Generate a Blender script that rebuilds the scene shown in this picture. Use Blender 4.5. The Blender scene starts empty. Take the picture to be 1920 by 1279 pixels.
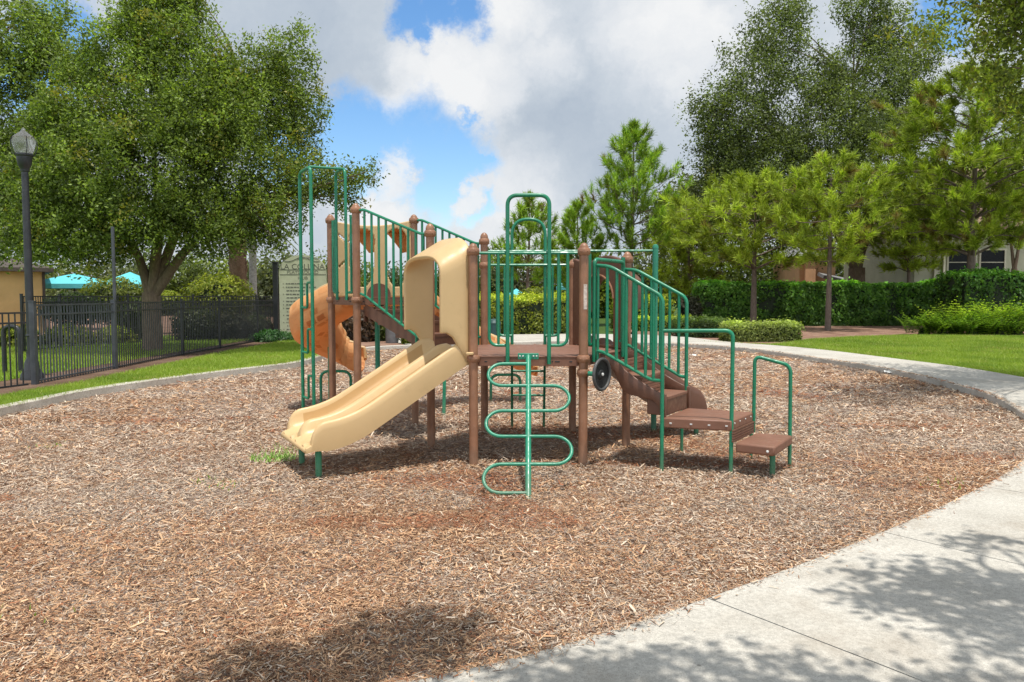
import bpy, math, random
import numpy as np
from mathutils import Vector, noise as mnoise
random.seed(7)
rng = np.random.default_rng(7)
sc = bpy.context.scene
col = sc.collection
R = math.radians
# ------------------------------------------------------------------ camera model
F, PIT, CH = 1450.7, R(3.3121), 1.6452
CP, SP = math.cos(PIT), math.sin(PIT)
def ray(px, py):
    u = (px - 960) / F; v = (639.5 - py) / F
    return (u, CP + v * SP, -SP + v * CP)
def G(px, py, z=0.0):
    d = ray(px, py); t = (z - CH) / d[2]
    return (d[0] * t, d[1] * t, z)
def A(px, py, Y):
    d = ray(px, py); t = Y / d[1]
    return (d[0] * t, Y, CH + d[2] * t)
def zAt(py, Y): return A(960, py, Y)[2]
def xAt(px, Y, z=1.6):
    return (px - 960) / F * (Y * CP - (z - CH) * SP)

# ------------------------------------------------------------------ node helpers
def N(nt, typ, **kw):
    n = nt.nodes.new(typ)
    for k, v in kw.items():
        if k.startswith('_'): setattr(n, k[1:], v)
    return n
def newmat(name):
    m = bpy.data.materials.new(name); m.use_nodes = True
    nt = m.node_tree
    b = nt.nodes['Principled BSDF']
    return m, nt, b
def coords(nt, kind='Object', scale=(1, 1, 1), rot=(0, 0, 0)):
    tc = nt.nodes.new('ShaderNodeTexCoord'); mp = nt.nodes.new('ShaderNodeMapping')
    mp.inputs['Scale'].default_value = scale; mp.inputs['Rotation'].default_value = rot
    nt.links.new(tc.outputs[kind], mp.inputs['Vector'])
    return mp.outputs['Vector']
def noise(nt, vec, scale, detail=4, rough=.55):
    n = nt.nodes.new('ShaderNodeTexNoise'); n.inputs['Scale'].default_value = scale
    n.inputs['Detail'].default_value = detail; n.inputs['Roughness'].default_value = rough
    if vec is not None: nt.links.new(vec, n.inputs['Vector'])
    return n.outputs['Fac']
def ramp(nt, fac, stops):
    r = nt.nodes.new('ShaderNodeValToRGB'); e = r.color_ramp.elements
    while len(e) < len(stops): e.new(.5)
    for i, (p, c) in enumerate(stops):
        e[i].position = p; e[i].color = (c[0], c[1], c[2], 1) if len(c) == 3 else c
    nt.links.new(fac, r.inputs['Fac']); return r.outputs['Color']
def mixc(nt, fac, a, b, mode='MIX'):
    m = nt.nodes.new('ShaderNodeMix'); m.data_type = 'RGBA'; m.blend_type = mode
    if isinstance(fac, (int, float)): m.inputs[0].default_value = fac
    else: nt.links.new(fac, m.inputs[0])
    for i, v in ((6, a), (7, b)):
        if isinstance(v, tuple): m.inputs[i].default_value = (v[0], v[1], v[2], 1)
        else: nt.links.new(v, m.inputs[i])
    return m.outputs[2]
def math_(nt, op, a, b=None, clamp=False):
    m = nt.nodes.new('ShaderNodeMath'); m.operation = op; m.use_clamp = clamp
    for i, v in ((0, a), (1, b)):
        if v is None: continue
        if isinstance(v, (int, float)): m.inputs[i].default_value = v
        else: nt.links.new(v, m.inputs[i])
    return m.outputs[0]
def maprange(nt, v, a, b, c=0., d=1., smooth=True):
    m = nt.nodes.new('ShaderNodeMapRange')
    if smooth: m.interpolation_type = 'SMOOTHSTEP'
    nt.links.new(v, m.inputs[0])
    for i, x in enumerate((a, b, c, d)): m.inputs[i + 1].default_value = x
    return m.outputs[0]
def bump(nt, b, h, strength=.3, dist=.01):
    n = nt.nodes.new('ShaderNodeBump'); n.inputs['Strength'].default_value = strength
    n.inputs['Distance'].default_value = dist
    nt.links.new(h, n.inputs['Height']); nt.links.new(n.outputs['Normal'], b.inputs['Normal'])

def mottled(name, c, var=.25, rough=.5, nscale=6., bumpn=120., bstr=.08, dirt=None, spec=.5, grime=0.0):
    m, nt, b = newmat(name)
    v = coords(nt)
    f = noise(nt, v, nscale, 5)
    lo = tuple(x * (1 - var) for x in c); hi = tuple(min(1, x * (1 + var)) for x in c)
    colr = ramp(nt, f, [(.3, lo), (.7, hi)])
    if dirt:
        f2 = maprange(nt, noise(nt, v, nscale * 3, 6, .7), .52, .75)
        colr = mixc(nt, math_(nt, 'MULTIPLY', f2, dirt[1]), colr, dirt[0])
    if grime:
        g = nt.nodes.new('ShaderNodeNewGeometry'); sx = nt.nodes.new('ShaderNodeSeparateXYZ')
        nt.links.new(g.outputs['Position'], sx.inputs[0])
        lowz = maprange(nt, sx.outputs['Z'], .0, .28, 1, 0)
        gg = math_(nt, 'MULTIPLY', lowz, math_(nt, 'MULTIPLY', noise(nt, v, 25, 5, .7), grime))
        colr = mixc(nt, gg, colr, (.22, .16, .11))
    nt.links.new(colr, b.inputs['Base Color'])
    rr = maprange(nt, noise(nt, v, nscale * 5, 4), .3, .7, rough - .1, rough + .14)
    nt.links.new(rr, b.inputs['Roughness'])
    b.inputs['Specular IOR Level'].default_value = spec
    bump(nt, b, noise(nt, v, bumpn, 3), bstr, .004)
    return m
M = {}
M['green'] = mottled('green_powder_coat', (.009, .185, .094), .18, .34, 4, 160, .05, ((.02, .08, .05), .35), grime=.5)
M['green_light'] = mottled('green_powder_coat_worn', (.018, .215, .125), .16, .36, 6, 160, .05, ((.12, .26, .2), .45), grime=.6)
M['brown'] = mottled('brown_powder_coat', (.27, .128, .070), .22, .42, 7, 120, .08, ((.37, .22, .14), .5), grime=.8)
M['brown_deck'] = mottled('brown_vinyl_deck', (.19, .086, .052), .14, .6, 3, 240, .15, ((.28, .16, .105), .5))
M['brown_plastic'] = mottled('brown_moulded_plastic', (.125, .054, .031), .14, .45, 4, 200, .06, ((.24, .13, .085), .35))
M['rubber'] = mottled('black_rubber', (.014, .014, .014), .2, .6, 9, 150, .1)
M['grey_rim'] = mottled('grey_rim', (.06, .06, .06), .2, .5, 9, 150, .1)
M['steel'] = mottled('bolt_steel', (.6, .6, .58), .1, .35, 9, 150, .02)
M['black'] = mottled('black_fence_paint', (.019, .02, .023), .3, .42, 5, 150, .05, ((.06, .06, .06), .5))
M['fence_grey'] = mottled('weathered_black_paint', (.055, .06, .07), .3, .45, 5, 150, .05, ((.1, .1, .1), .5))
M['litter'] = mottled('white_paper', (.78, .78, .75), .1, .7)

def plastic(name, c, stain, strength=.5, streak=True):
    m, nt, b = newmat(name)
    v = coords(nt)
    base = ramp(nt, noise(nt, v, 2.2, 5), [(.3, tuple(x * .93 for x in c)), (.7, tuple(min(1, x * 1.05) for x in c))])
    st = maprange(nt, noise(nt, v, 7, 8, .72), .54, .8)
    base = mixc(nt, math_(nt, 'MULTIPLY', st, strength), base, stain)
    sc_ = maprange(nt, noise(nt, coords(nt, 'Object', (3, 3, 60), (0, .9, .5)), 4, 4), .62, .72)
    base = mixc(nt, math_(nt, 'MULTIPLY', sc_, .12), base, (.5, .42, .3))
    nt.links.new(base, b.inputs['Base Color'])
    nt.links.new(maprange(nt, noise(nt, v, 12, 4), .3, .7, .36, .55), b.inputs['Roughness'])
    b.inputs['Subsurface Weight'].default_value = 0
    tr = nt.nodes.new('ShaderNodeBsdfTranslucent')
    tr.inputs['Color'].default_value = (c[0] * .95, c[1] * .75, c[2] * .5, 1)
    mx = nt.nodes.new('ShaderNodeMixShader'); mx.inputs[0].default_value = .09
    nt.links.new(b.outputs[0], mx.inputs[1]); nt.links.new(tr.outputs[0], mx.inputs[2])
    nt.links.new(mx.outputs[0], nt.nodes['Material Output'].inputs['Surface'])
    bump(nt, b, noise(nt, v, 180, 2), .05, .003)
    return m
M['tan'] = plastic('tan_moulded_plastic', (.63, .435, .215), (.40, .26, .12), .4)
M['tan_worn'] = plastic('tan_worn_shaded_plastic', (.50, .30, .115), (.36, .21, .08), .5)  # wear tone, darkened further to paint shade into the slide channels
M['orange'] = plastic('tan_plastic_shade_orange', (.80, .40, .15), (.38, .18, .07), .45)  # same tan plastic, its translucent orange look in shade put into the colour

# ------------------------------------------------------------------ mesh builder
class MB:
    def __init__(s): s.v = []; s.f = []; s.m = []; s.mi = 0
    def add(s, vs, fs):
        o = len(s.v); s.v += [tuple(p) for p in vs]
        for f in fs: s.f.append(tuple(i + o for i in f)); s.m.append(s.mi)
    def box(s, c, size, rz=0, rx=0):
        x, y, z = (d / 2 for d in size); cr, sr = math.cos(rz), math.sin(rz)
        vs = []
        for dx, dy, dz in ((-x,-y,-z),(x,-y,-z),(x,y,-z),(-x,y,-z),(-x,-y,z),(x,-y,z),(x,y,z),(-x,y,z)):
            if rx: dy, dz = dy * math.cos(rx) - dz * math.sin(rx), dy * math.sin(rx) + dz * math.cos(rx)
            vs.append((c[0] + dx * cr - dy * sr, c[1] + dx * sr + dy * cr, c[2] + dz))
        s.add(vs, [(0,3,2,1),(4,5,6,7),(0,1,5,4),(1,2,6,5),(2,3,7,6),(3,0,4,7)])
    def tube(s, pts, r, seg=10, caps=True):
        pts = [Vector(p) for p in pts]; n = len(pts)
        rs = r if isinstance(r, (list, tuple)) else [r] * n
        tang = []
        for i in range(n):
            a = pts[max(0, i - 1)]; b = pts[min(n - 1, i + 1)]
            tang.append((b - a).normalized())
        t0 = tang[0]; up = Vector((0, 0, 1)) if abs(t0.z) < .9 else Vector((1, 0, 0))
        nrm = (up - t0 * up.dot(t0)).normalized()
        vs = []
        for i in range(n):
            t = tang[i]; nrm = (nrm - t * nrm.dot(t))
            nrm = nrm.normalized() if nrm.length > 1e-6 else t.orthogonal().normalized()
            bi = t.cross(nrm)
            for k in range(seg):
                a = 2 * math.pi * k / seg
                vs.append(pts[i] + (nrm * math.cos(a) + bi * math.sin(a)) * rs[i])
        fs = []
        for i in range(n - 1):
            for k in range(seg):
                k2 = (k + 1) % seg
                fs.append((i * seg + k, i * seg + k2, (i + 1) * seg + k2, (i + 1) * seg + k))
        if caps:
            fs.append(tuple(reversed(range(seg)))); fs.append(tuple((n - 1) * seg + k for k in range(seg)))
        s.add(vs, fs)
    def lathe(s, c, prof, seg=20, axis=None):
        # prof: (radius, height) pairs, axis default z
        ax = Vector(axis).normalized() if axis else Vector((0, 0, 1))
        a1 = ax.orthogonal().normalized(); a2 = ax.cross(a1); c = Vector(c)
        vs = []
        for r_, h in prof:
            for k in range(seg):
                a = 2 * math.pi * k / seg
                vs.append(c + ax * h + (a1 * math.cos(a) + a2 * math.sin(a)) * max(r_, 1e-4))
        fs = []
        for i in range(len(prof) - 1):
            for k in range(seg):
                k2 = (k + 1) % seg
                fs.append((i * seg + k, i * seg + k2, (i + 1) * seg + k2, (i + 1) * seg + k))
        fs.append(tuple(reversed(range(seg)))); fs.append(tuple((len(prof) - 1) * seg + k for k in range(seg)))
        s.add(vs, fs)
    def prism(s, poly, z0, z1):
        n = len(poly)
        vs = [(x, y, z0) for x, y in poly] + [(x, y, z1) for x, y in poly]
        area = sum(poly[i][0] * poly[(i + 1) % n][1] - poly[(i + 1) % n][0] * poly[i][1] for i in range(n))
        idx = list(range(n))
        fs = [tuple(reversed(idx)), tuple(i + n for i in idx)] + [(i, (i + 1) % n, (i + 1) % n + n, i + n) for i in idx]
        if area < 0: fs = [tuple(reversed(f)) for f in fs]
        s.add(vs, fs)
    def grid(s, rows, closed=False):
        m = len(rows[0]); vs = [p for r_ in rows for p in r_]; fs = []
        for i in range(len(rows) - 1):
            for k in range(m if closed else m - 1):
                k2 = (k + 1) % m
                fs.append((i * m + k, i * m + k2, (i + 1) * m + k2, (i + 1) * m + k))
        s.add(vs, fs)
    def build(s, name, mats, parent=None, smooth=35, solid=0, bevel=0, offset=0):
        if not isinstance(mats, (list, tuple)): mats = [mats]
        o_ = frame_of(parent)
        me = bpy.data.meshes.new(name)
        me.from_pydata([(x - o_[0], y - o_[1], z - o_[2]) for x, y, z in s.v], [], s.f)
        for m in mats: me.materials.append(m)
        if len(mats) > 1: me.polygons.foreach_set('material_index', s.m)
        if smooth:
            me.shade_smooth()
            me.set_sharp_from_angle(angle=R(smooth))
        me.update()
        ob = bpy.data.objects.new(name, me); col.objects.link(ob)
        if parent: ob.parent = parent
        if solid:
            md = ob.modifiers.new('Solid', 'SOLIDIFY'); md.thickness = solid; md.offset = offset
        if bevel:
            md = ob.modifiers.new('Bevel', 'BEVEL'); md.width = bevel; md.segments = 2; md.limit_method = 'ANGLE'; md.angle_limit = R(50)
        return ob
def frame_of(p):
    o_ = Vector((0, 0, 0))
    while p is not None: o_ += p.location; p = p.parent
    return o_
def empty(name, loc, label, cat, group=None):
    o = bpy.data.objects.new(name, None); col.objects.link(o); o.location = loc; o.empty_display_size = .1
    return tag(o, label, cat, group)
def tag(o, label=None, cat=None, group=None, kind=None):
    if label: o['label'] = label
    if cat: o['category'] = cat
    if group: o['group'] = group
    if kind: o['kind'] = kind
    return o
def rounded(pts, r, n=6):
    pts = [Vector(p) for p in pts]; out = [pts[0]]
    for i in range(1, len(pts) - 1):
        a, b, c = pts[i - 1], pts[i], pts[i + 1]
        d1 = (a - b); d2 = (c - b)
        rr = min(r, d1.length * .49, d2.length * .49)
        p0 = b + d1.normalized() * rr; p2 = b + d2.normalized() * rr
        for k in range(n + 1):
            t = k / n
            out.append(p0 * (1 - t) ** 2 + b * 2 * t * (1 - t) + p2 * t * t)
    out.append(pts[-1]); return out
def spline(pts, n=10):
    P = [Vector(p) for p in pts]; P = [P[0] * 2 - P[1]] + P + [P[-1] * 2 - P[-2]]; out = []
    for i in range(1, len(P) - 2):
        for k in range(n):
            t = k / n; a, b, c, d = P[i - 1], P[i], P[i + 1], P[i + 2]
            out.append(.5 * ((2 * b) + (c - a) * t + (2 * a - 5 * b + 4 * c - d) * t * t + (3 * b - a - 3 * c + d) * t ** 3))
    out.append(P[-2]); return out

# ==================================================================== PLAY STRUCTURE
S = 1.067; CX, CY, RO = .1785, 8.41, -1.2805
def hx(a): return Vector((CX + S * math.cos(R(a + RO)), CY + S * math.sin(R(a + RO)), 0))
def nrm(a): return Vector((math.cos(R(a + RO)), math.sin(R(a + RO)), 0))
P1, P2, PR, P4, P3, P5 = hx(240), hx(300), hx(0), hx(60), hx(120), hx(180)
P6 = P5 + nrm(150) * S; P8 = P3 + nrm(150) * S
P7 = (P6 + P8) / 2 + nrm(150) * S * .866
DZ, UZ = 1.063, 1.635
root = empty('play_structure', (CX, CY, 0), 'playground climbing structure with brown posts, green rails, tan slides and brown steps on the mulch', 'play structure')
PRAD = .0445
def post(p, top, collars, mat='brown'):
    mb = MB(); mb.tube([(p.x, p.y, -.05), (p.x, p.y, top - .07)], PRAD, 20)
    o = mb.build('post', M[mat], root)
    c = MB(); prof = [(PRAD + .003, 0)] + [(PRAD * math.cos(t) + .003 * (1 - t), .015 + .06 * math.sin(t)) for t in np.linspace(0, 1.5, 8)]
    c.lathe((p.x, p.y, top - .075), prof, 20); c.build('cap', M[mat], o)
    for z in collars:
        k = MB(); k.lathe((p.x, p.y, z), [(PRAD + .001, -.036), (PRAD + .009, -.034), (PRAD + .017, -.022), (PRAD + .0195, 0), (PRAD + .017, .022), (PRAD + .009, .034), (PRAD + .001, .036)], 24)
        for a in (240, 300):
            d = Vector((math.cos(R(a)), math.sin(R(a)), 0))
            k.lathe(Vector((p.x, p.y, z)) + d * (PRAD + .016), [(.009, 0), (.008, .008), (.002, .011)], 8, d)
        k.build('collar', M[mat], o)
    return o
post_objs = {}
post(P1, 2.156, [2.074, 1.04]); post_objs['P2'] = post(P2, 2.159, [2.073, 1.04, .904]); post(PR, 2.125, [2.04])
post(P4, 2.09, [2.019]); post(P3, 2.409, [2.3, 2.014]); post(P5, 2.432, [2.323])
post(P6, 2.716, [2.636, 1.6]); post(P7, 2.686, [2.605, 1.6]); post(P8, 2.683, [2.603])
M['sticker'] = mottled('worn_sticker', (.52, .44, .38), .35, .7, 30, 90, .05, ((.3, .16, .11), .8))
pst = post_objs['P2']
mb = MB(); rows = []
for z_ in np.linspace(1.52, 1.76, 5): rows.append([(P2.x + (PRAD + .0012) * math.sin(a), P2.y - (PRAD + .0012) * math.cos(a), z_) for a in np.linspace(-.1, .75, 7)])
mb.grid(rows); mb.build('sticker', M['sticker'], pst)
# green post with overhead bar and slide support
def green_post(p, top, name='support_post'):
    mb = MB(); mb.tube([(p[0], p[1], -.05), (p[0], p[1], top)], .035, 16)
    mb.lathe((p[0], p[1], top), [(.037, -.02), (.037, 0), (.03, .02), (.015, .03), (.001, .032)], 16)
    return mb.build(name, M['green_light'], root)
gy = 9.42; gx = xAt(1228, gy)
gp = green_post((gx, gy), zAt(463, gy))
mb = MB(); mb.tube([(P3.x + .04, P3.y, zAt(471, P3.y)), (gx, gy, zAt(470, gy))], .013, 10); mb.build('overhead_bar', M['green'], root)
ps = (xAt(707, 10.7), 10.7); green_post(ps, zAt(586, 10.7))

def deck(poly, z, inset, name):
    cx = sum(p.x for p in poly) / len(poly); cy = sum(p.y for p in poly) / len(poly)
    out = []
    n = len(poly)
    for i in range(n):   # clip corners round the posts
        p = poly[i]; a = poly[i - 1]; b = poly[(i + 1) % n]
        for q in (a, b):
            d = (q - p).normalized() * .06
            x = p + d; v = Vector((cx, cy, 0)) - x; x = x + v.normalized() * inset
            out.append((x.x, x.y))
    mb = MB(); mb.prism(out, z - .012, z)
    mb.mi = 0
    # rim with slots
    m = len(out)
    rim = [(cx + (x - cx) * .995, cy + (y - cy) * .995) for x, y in out]
    mb.prism(rim, z - .095, z - .0125)
    mb.mi = 1
    for i in range(m):
        a = Vector((*rim[i], 0)); b = Vector((*rim[(i + 1) % m], 0)); L = (b - a).length
        if L < .3: continue
        d = (b - a).normalized(); nn = Vector((d.y, -d.x, 0))
        if nn.dot(a - Vector((cx, cy, 0))) < 0: nn = -nn
        ang = math.atan2(d.y, d.x)
        for u, w in ((.06, .028), (.2, .05), (.255, .012), (.75, .012), (.8, .05), (.94, .028)):
            c = a + d * L * u + nn * .0005
            mb.box((c.x, c.y, z - .052), (w, .004, .012), ang)
    return mb.build(name, [M['brown_deck'], M['rubber']], root, bevel=.004)
deck([P1, P2, PR, P4, P3, P5], DZ, .005, 'deck')
deck([P6, P8, P7], UZ, .0, 'deck')

# ---- barrier with a hand arch between two posts
def barrier(a, b, zt, zb, out, arch=None, arch_r=.09, leg_bottom=None, top_rail=True, side=True, uo=.155, leg=.2):
    L = (b - a).length; d = (b - a).normalized(); n = out
    pt = lambda u, z, o=0.0: a + d * u + n * o + Vector((0, 0, z))
    mid = L / 2
    if top_rail:
        mb = MB(); mb.tube([pt(.04, zt), pt(L - .04, zt)], .0145, 10); mb.build('top_rail', M['green'], root)
    if side:
        for s_ in (-1, 1):
            ul = mid + s_ * leg; ue = mid + s_ * (mid - uo)
            mb = MB()
            mb.tube(rounded([pt(ue, zt), pt(ue, zb), pt(ul, zb)], .085, 7), .0155, 10)
            for q in (.5,):
                um = ul + (ue - ul) * q
                mb.tube([pt(um, zt), pt(um, zb)], .014, 8)
            mb.build('barrier_panel', M['green'], root)
    if arch:
        mb = MB(); lb = leg_bottom or pt(0, zb - .2).z
        pts = [pt(mid - leg, lb, .03), pt(mid - leg, arch, .03), pt(mid + leg, arch, .03), pt(mid + leg, lb, .03)]
        mb.tube(rounded(pts, arch_r, 10), .0195, 12)
        mb.build('hand_arch', M['green'], root)
barrier(P1, P2, 2.06, zAt(648, 7.45), nrm(270), arch=zAt(366, 7.45), arch_r=.1, leg_bottom=.99)
barrier(P3, P4, 2.02, 1.17, nrm(90), arch=zAt(411, 9.35), arch_r=.2, leg_bottom=1.0)
barrier(P2, PR, 2.06, 1.17, nrm(-30), arch=zAt(489, 7.93), arch_r=.07, leg_bottom=1.0, top_rail=False, uo=.1, leg=.36)
barrier(P6, P7, 2.6, 1.69, nrm(210), top_rail=False, uo=.1, leg=.23)

# ---- rear ladder
mb = MB(); dA = (P4 - P3).normalized(); mid = (P3 + P4) / 2
for s_ in (-1, 1):
    top = mid + dA * .2 * s_ + nrm(90) * .03
    mb.tube([(top.x, top.y, 1.0), (top.x, top.y + .3, -.03)], .0155, 10)
for k in range(2):
    f = (.27, .58)[k]
    a = mid - dA * .2 + nrm(90) * .03; b = mid + dA * .2 + nrm(90) * .03
    z = 1.0 * (1 - f); mb.tube([(a.x, a.y + .3 * f, z), (b.x, b.y + .3 * f, z)], .013, 10)
mb.build('ladder', M['green'], root)

# ---- front loop climber
pa = Vector(A(990.5, 668, 7.4)); pb = Vector(G(990.5, 933)); pb.z = -.03
mb = MB(); mb.tube([pa + Vector((0, 0, .0)), pb], .026, 16)
clim = mb.build('loop_climber', M['green_light'], root)
ys = [682, 723, 770, 818, 870, 924]
def on_pole(py):
    lo, hi = 0., 1.
    for _ in range(40):
        m_ = (lo + hi) / 2; p = pa.lerp(pb, m_); z = p.z - CH
        d = p.y * CP - z * SP; v = p.y * SP + z * CP
        if 639.5 - F * v / d < py: lo = m_
        else: hi = m_
    return pa.lerp(pb, lo)
for i in range(5):
    s_ = -1 if i % 2 == 0 else 1
    a, b = on_pole(ys[i]), on_pole(ys[i + 1])
    ext = .375; r_ = (a - b).length / 2; up = (a - b).normalized(); c = (a + b) / 2
    pts = [a + Vector((0, -.012, 0))]
    for k in range(15):
        t = math.pi / 2 - math.pi * k / 14
        pts.append(c + up * r_ * math.sin(t) + Vector((s_ * (ext - r_ + r_ * math.cos(t)), -.012, 0)))
    pts.append(b + Vector((0, -.012, 0)))
    mb = MB(); mb.tube(pts, .0155, 12); mb.build('foot_loop', M['green_light'], clim)
mb = MB(); mb.box((pa.x, pa.y + .025, zAt(668.5, 7.4)), (.2, .02, .06)); 
mb.build('bracket', M['green_light'], clim, bevel=.004)
for s_ in (-.08, -.05, .05, .08): mb = MB(); mb.lathe((pa.x + s_, pa.y + .014, zAt(668, 7.4)), [(.009, 0), (.006, .008)], 8, (0, -1, 0)); mb.build('bolt', M['steel'], clim)

# ---- double slide (generic): M mid of deck edge, n out, e along edge
def slide(Mp, n, e, z0, mat, tend=1.55, hw=.43, wall=.16, slope=.6, zend=.32):
    pt = lambda t, w, z: Mp + n * t + e * w + Vector((0, 0, z))
    def bed(t):
        zl = z0 - slope * max(0, t - .05)
        k = .16   # smooth max with the run-out
        ze = zend + .0 * t
        h = max(0, min(1, .5 + .5 * (zl - ze) / k)); return ze * (1 - h) + zl * h + k * h * (1 - h)
    ts = list(np.linspace(0.0, tend - .2, 30)) + [tend - .2 + .15 * q for q in (.25, .5, .7, .85, .95, 1.0)] + [tend - .02, tend]
    rows = []
    for t in ts:
        q = min(1, max(0, (t - (tend - .2)) / .15)); rk = math.sqrt(max(0, 1 - q ** 2.6)) if q > 0 else 1
        rk = max(rk, .03); q0 = min(1, t / .14); rk *= .55 + .45 * q0
        b = bed(t); W = wall * rk; D = wall * .78 * rk
        ee = max(0, (t - (tend - .2)) / .2); drop = -.05 * ee * ee
        lo = -.09 + .05 * ee
        prof = [(-hw, lo), (-hw - .004, 0), (-hw - .002, W * .6), (-hw + .003, W * .88), (-hw + .016, W * .985), (-hw + .032, W), (-hw + .047, W * .93), (-hw + .056, W * .72),
                (-hw + .075, W * .34 + .004), (-hw + .1, .026), (-hw + .14, .008), (-.235, 0), (-.115, .008), (-.08, .03), (-.058, D * .45), (-.04, D * .85), (-.022, D * .985), (0, D)]
        prof = prof + [(-w, z) for w, z in reversed(prof[:-1])]
        prof += [(hw - .05, lo), (-hw + .05, lo)]
        rows.append([pt(t, w, b + z + drop) for w, z in prof])
    mb = MB(); mb.grid(rows, closed=True)
    m = len(rows[0]); k = len(rows) - 1
    chan = set(range(7, 14)) | set(range(20, 27))
    for f_ in range(len(mb.m)):
        if f_ % m in chan and tend - .2 > ts[f_ // m] > .1: mb.m[f_] = 1
    for rw, fl in ((rows[-1], 1), (rows[0], 0)):
        zl = min(p.z for p in rw); half = rw[:m - 2]
        low_ = [Vector((p.x, p.y, zl)) for p in half]
        mb.grid([low_, half] if fl else [half, low_])
    # rolled lip under the exit
    mb.tube([pt(tend - .012, -hw + .012, bed(tend) - .07), pt(tend - .012, -hw + .03, bed(tend) - .068), pt(tend - .012, hw - .03, bed(tend) - .068), pt(tend - .012, hw - .012, bed(tend) - .07)], [.012, .026, .026, .012], 14)
    return mb.build('slide', [M[mat], M[mat + '_worn'] if mat + '_worn' in M else M[mat]], root, smooth=50), pt, bed
Ms = (P1 + P5) / 2; eS = (P5 - P1).normalized(); nS = nrm(210)
sl, spt, sbed = slide(Ms, nS, eS, DZ, 'tan', hw=.485, wall=.18, tend=1.62, zend=.345)
lp = spt(1.47, -.33, 0)
mb = MB(); mb.tube([(lp.x, lp.y, -.05), (lp.x, lp.y, .27)], .03, 14); mb.build('slide_leg', M['green'], sl)
lp = spt(1.47, .3, 0)
mb = MB(); mb.tube([(lp.x, lp.y, -.05), (lp.x, lp.y, .27)], .03, 14); mb.build('slide_leg', M['green'], sl)
# dark cover plates at the top of each chute
mb = MB()
for w0, w1 in ((-.36, -.05), (.05, .36)):
    mb.add([spt(-.02, w0, DZ + .006), spt(-.02, w1, DZ + .006), spt(.24, w1, sbed(.24) + .02), spt(.24, w0, sbed(.24) + .02)], [(0, 1, 2, 3)])
mb.build('entry_plate', M['brown_deck'], sl, solid=.01)
def hood(pt, hwid, L, zb_front, zb_back, zs_f, zs_b, zt_f, zt_b, mat, name='slide_hood', right_bot=None):
    rows = []
    for q in np.linspace(0, 1, 6):
        t = L * q
        zs = zs_b + (zs_f - zs_b) * q; zt = zt_b + (zt_f - zt_b) * q
        # lower edge : vertical flange by the post then a diagonal sweep forward
        zb = zb_back if q < .18 else zb_back + (zb_front - zb_back) * min(1, (q - .18) / .5)
        row = []
        for z in np.linspace(zb, zs - .0, 8): row.append(pt(t, -hwid, z))
        for k in range(1, 20):
            a = math.pi * k / 20; ex = .62
            c_, s_ = math.cos(a), math.sin(a)
            row.append(pt(t, -hwid * math.copysign(abs(c_) ** ex, c_), zs + (zt - zs) * abs(s_) ** .8))
        for z in np.linspace(zs, zb, 8): row.append(pt(t, hwid, z))
        rows.append(row)
    mb = MB(); mb.grid(rows)
    return mb.build(name, M[mat], root, smooth=60, solid=.045, bevel=.012, offset=0)
hood(spt, .475, .325, 1.29, 1.03, 1.83, 1.98, zAt(484, 7.75), zAt(450, 7.95), 'tan')
mb = MB(); q = A(881, 663, 7.43); mb.box(q, (.07, .06, .025)); mb.build('slide_bracket', M['tan'], root, bevel=.006)

# ---- steps up to the upper deck
nU = nrm(150); eU = (P3 - P5).normalized(); MU = (P5 + P3) / 2
upt = lambda t, w, z: MU + nU * t + eU * w + Vector((0, 0, z))
angU = math.atan2(nU.y, nU.x)
mb = MB()
for k in range(3):
    z = DZ + .143 * (k + 1); t = .3 + .265 * k
    c = upt(t + .14, 0, z - .02); mb.box(c, (.28, .86, .035), angU)
    c = upt(t + .012, 0, z - .09); mb.box(c, (.016, .86, .105), angU)
for k in range(9):
    c = upt(S - .015, -.4 + .1 * k, UZ - .2); mb.box(c, (.02, .06, .18), angU)
for w in (-.455, .455):
    mb.add([upt(0.05, w, 1.0), upt(S - .05, w, 1.42), upt(S - .05, w, 1.56), upt(.05, w, 1.14)], [(0, 1, 2, 3)])
mb.build('stair_flight', M['brown_plastic'], root, solid=0)
def stair_rail(a, b, za, zb, zba, zbb, nb):
    d = b - a; L = d.length; u = d / L
    pt = lambda s_, z: a + u * s_ + Vector((0, 0, z))
    mb = MB()
    mb.tube(rounded([pt(.04, za), pt(.12, za + .005), pt(L - .12, zb), pt(L - .04, zb)], .08, 5), .0155, 10)
    mb.tube(rounded([pt(.06, zba + .02), pt(.12, zba), pt(L - .1, zbb), pt(L - .04, zbb)], .08, 5), .0145, 10)
    for k in range(nb):
        s_ = .13 + (L - .22) * k / (nb - 1); f = (s_ - .12) / (L - .24); f = max(0, min(1, f))
        mb.tube([pt(s_, zba + (zbb - zba) * f - (.0 if k < nb - 2 else .12)), pt(s_, za + (zb - za) * f)], .0145, 8)
    return mb.build('stair_rail', M['green'], root)
stair_rail(P6, P5, zAt(395, P6.y), zAt(438, P5.y), 1.655, 1.15, 9)
stair_rail(P8, P3, zAt(414, P8.y), zAt(456, P3.y), 1.655, 1.15, 9)

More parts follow.
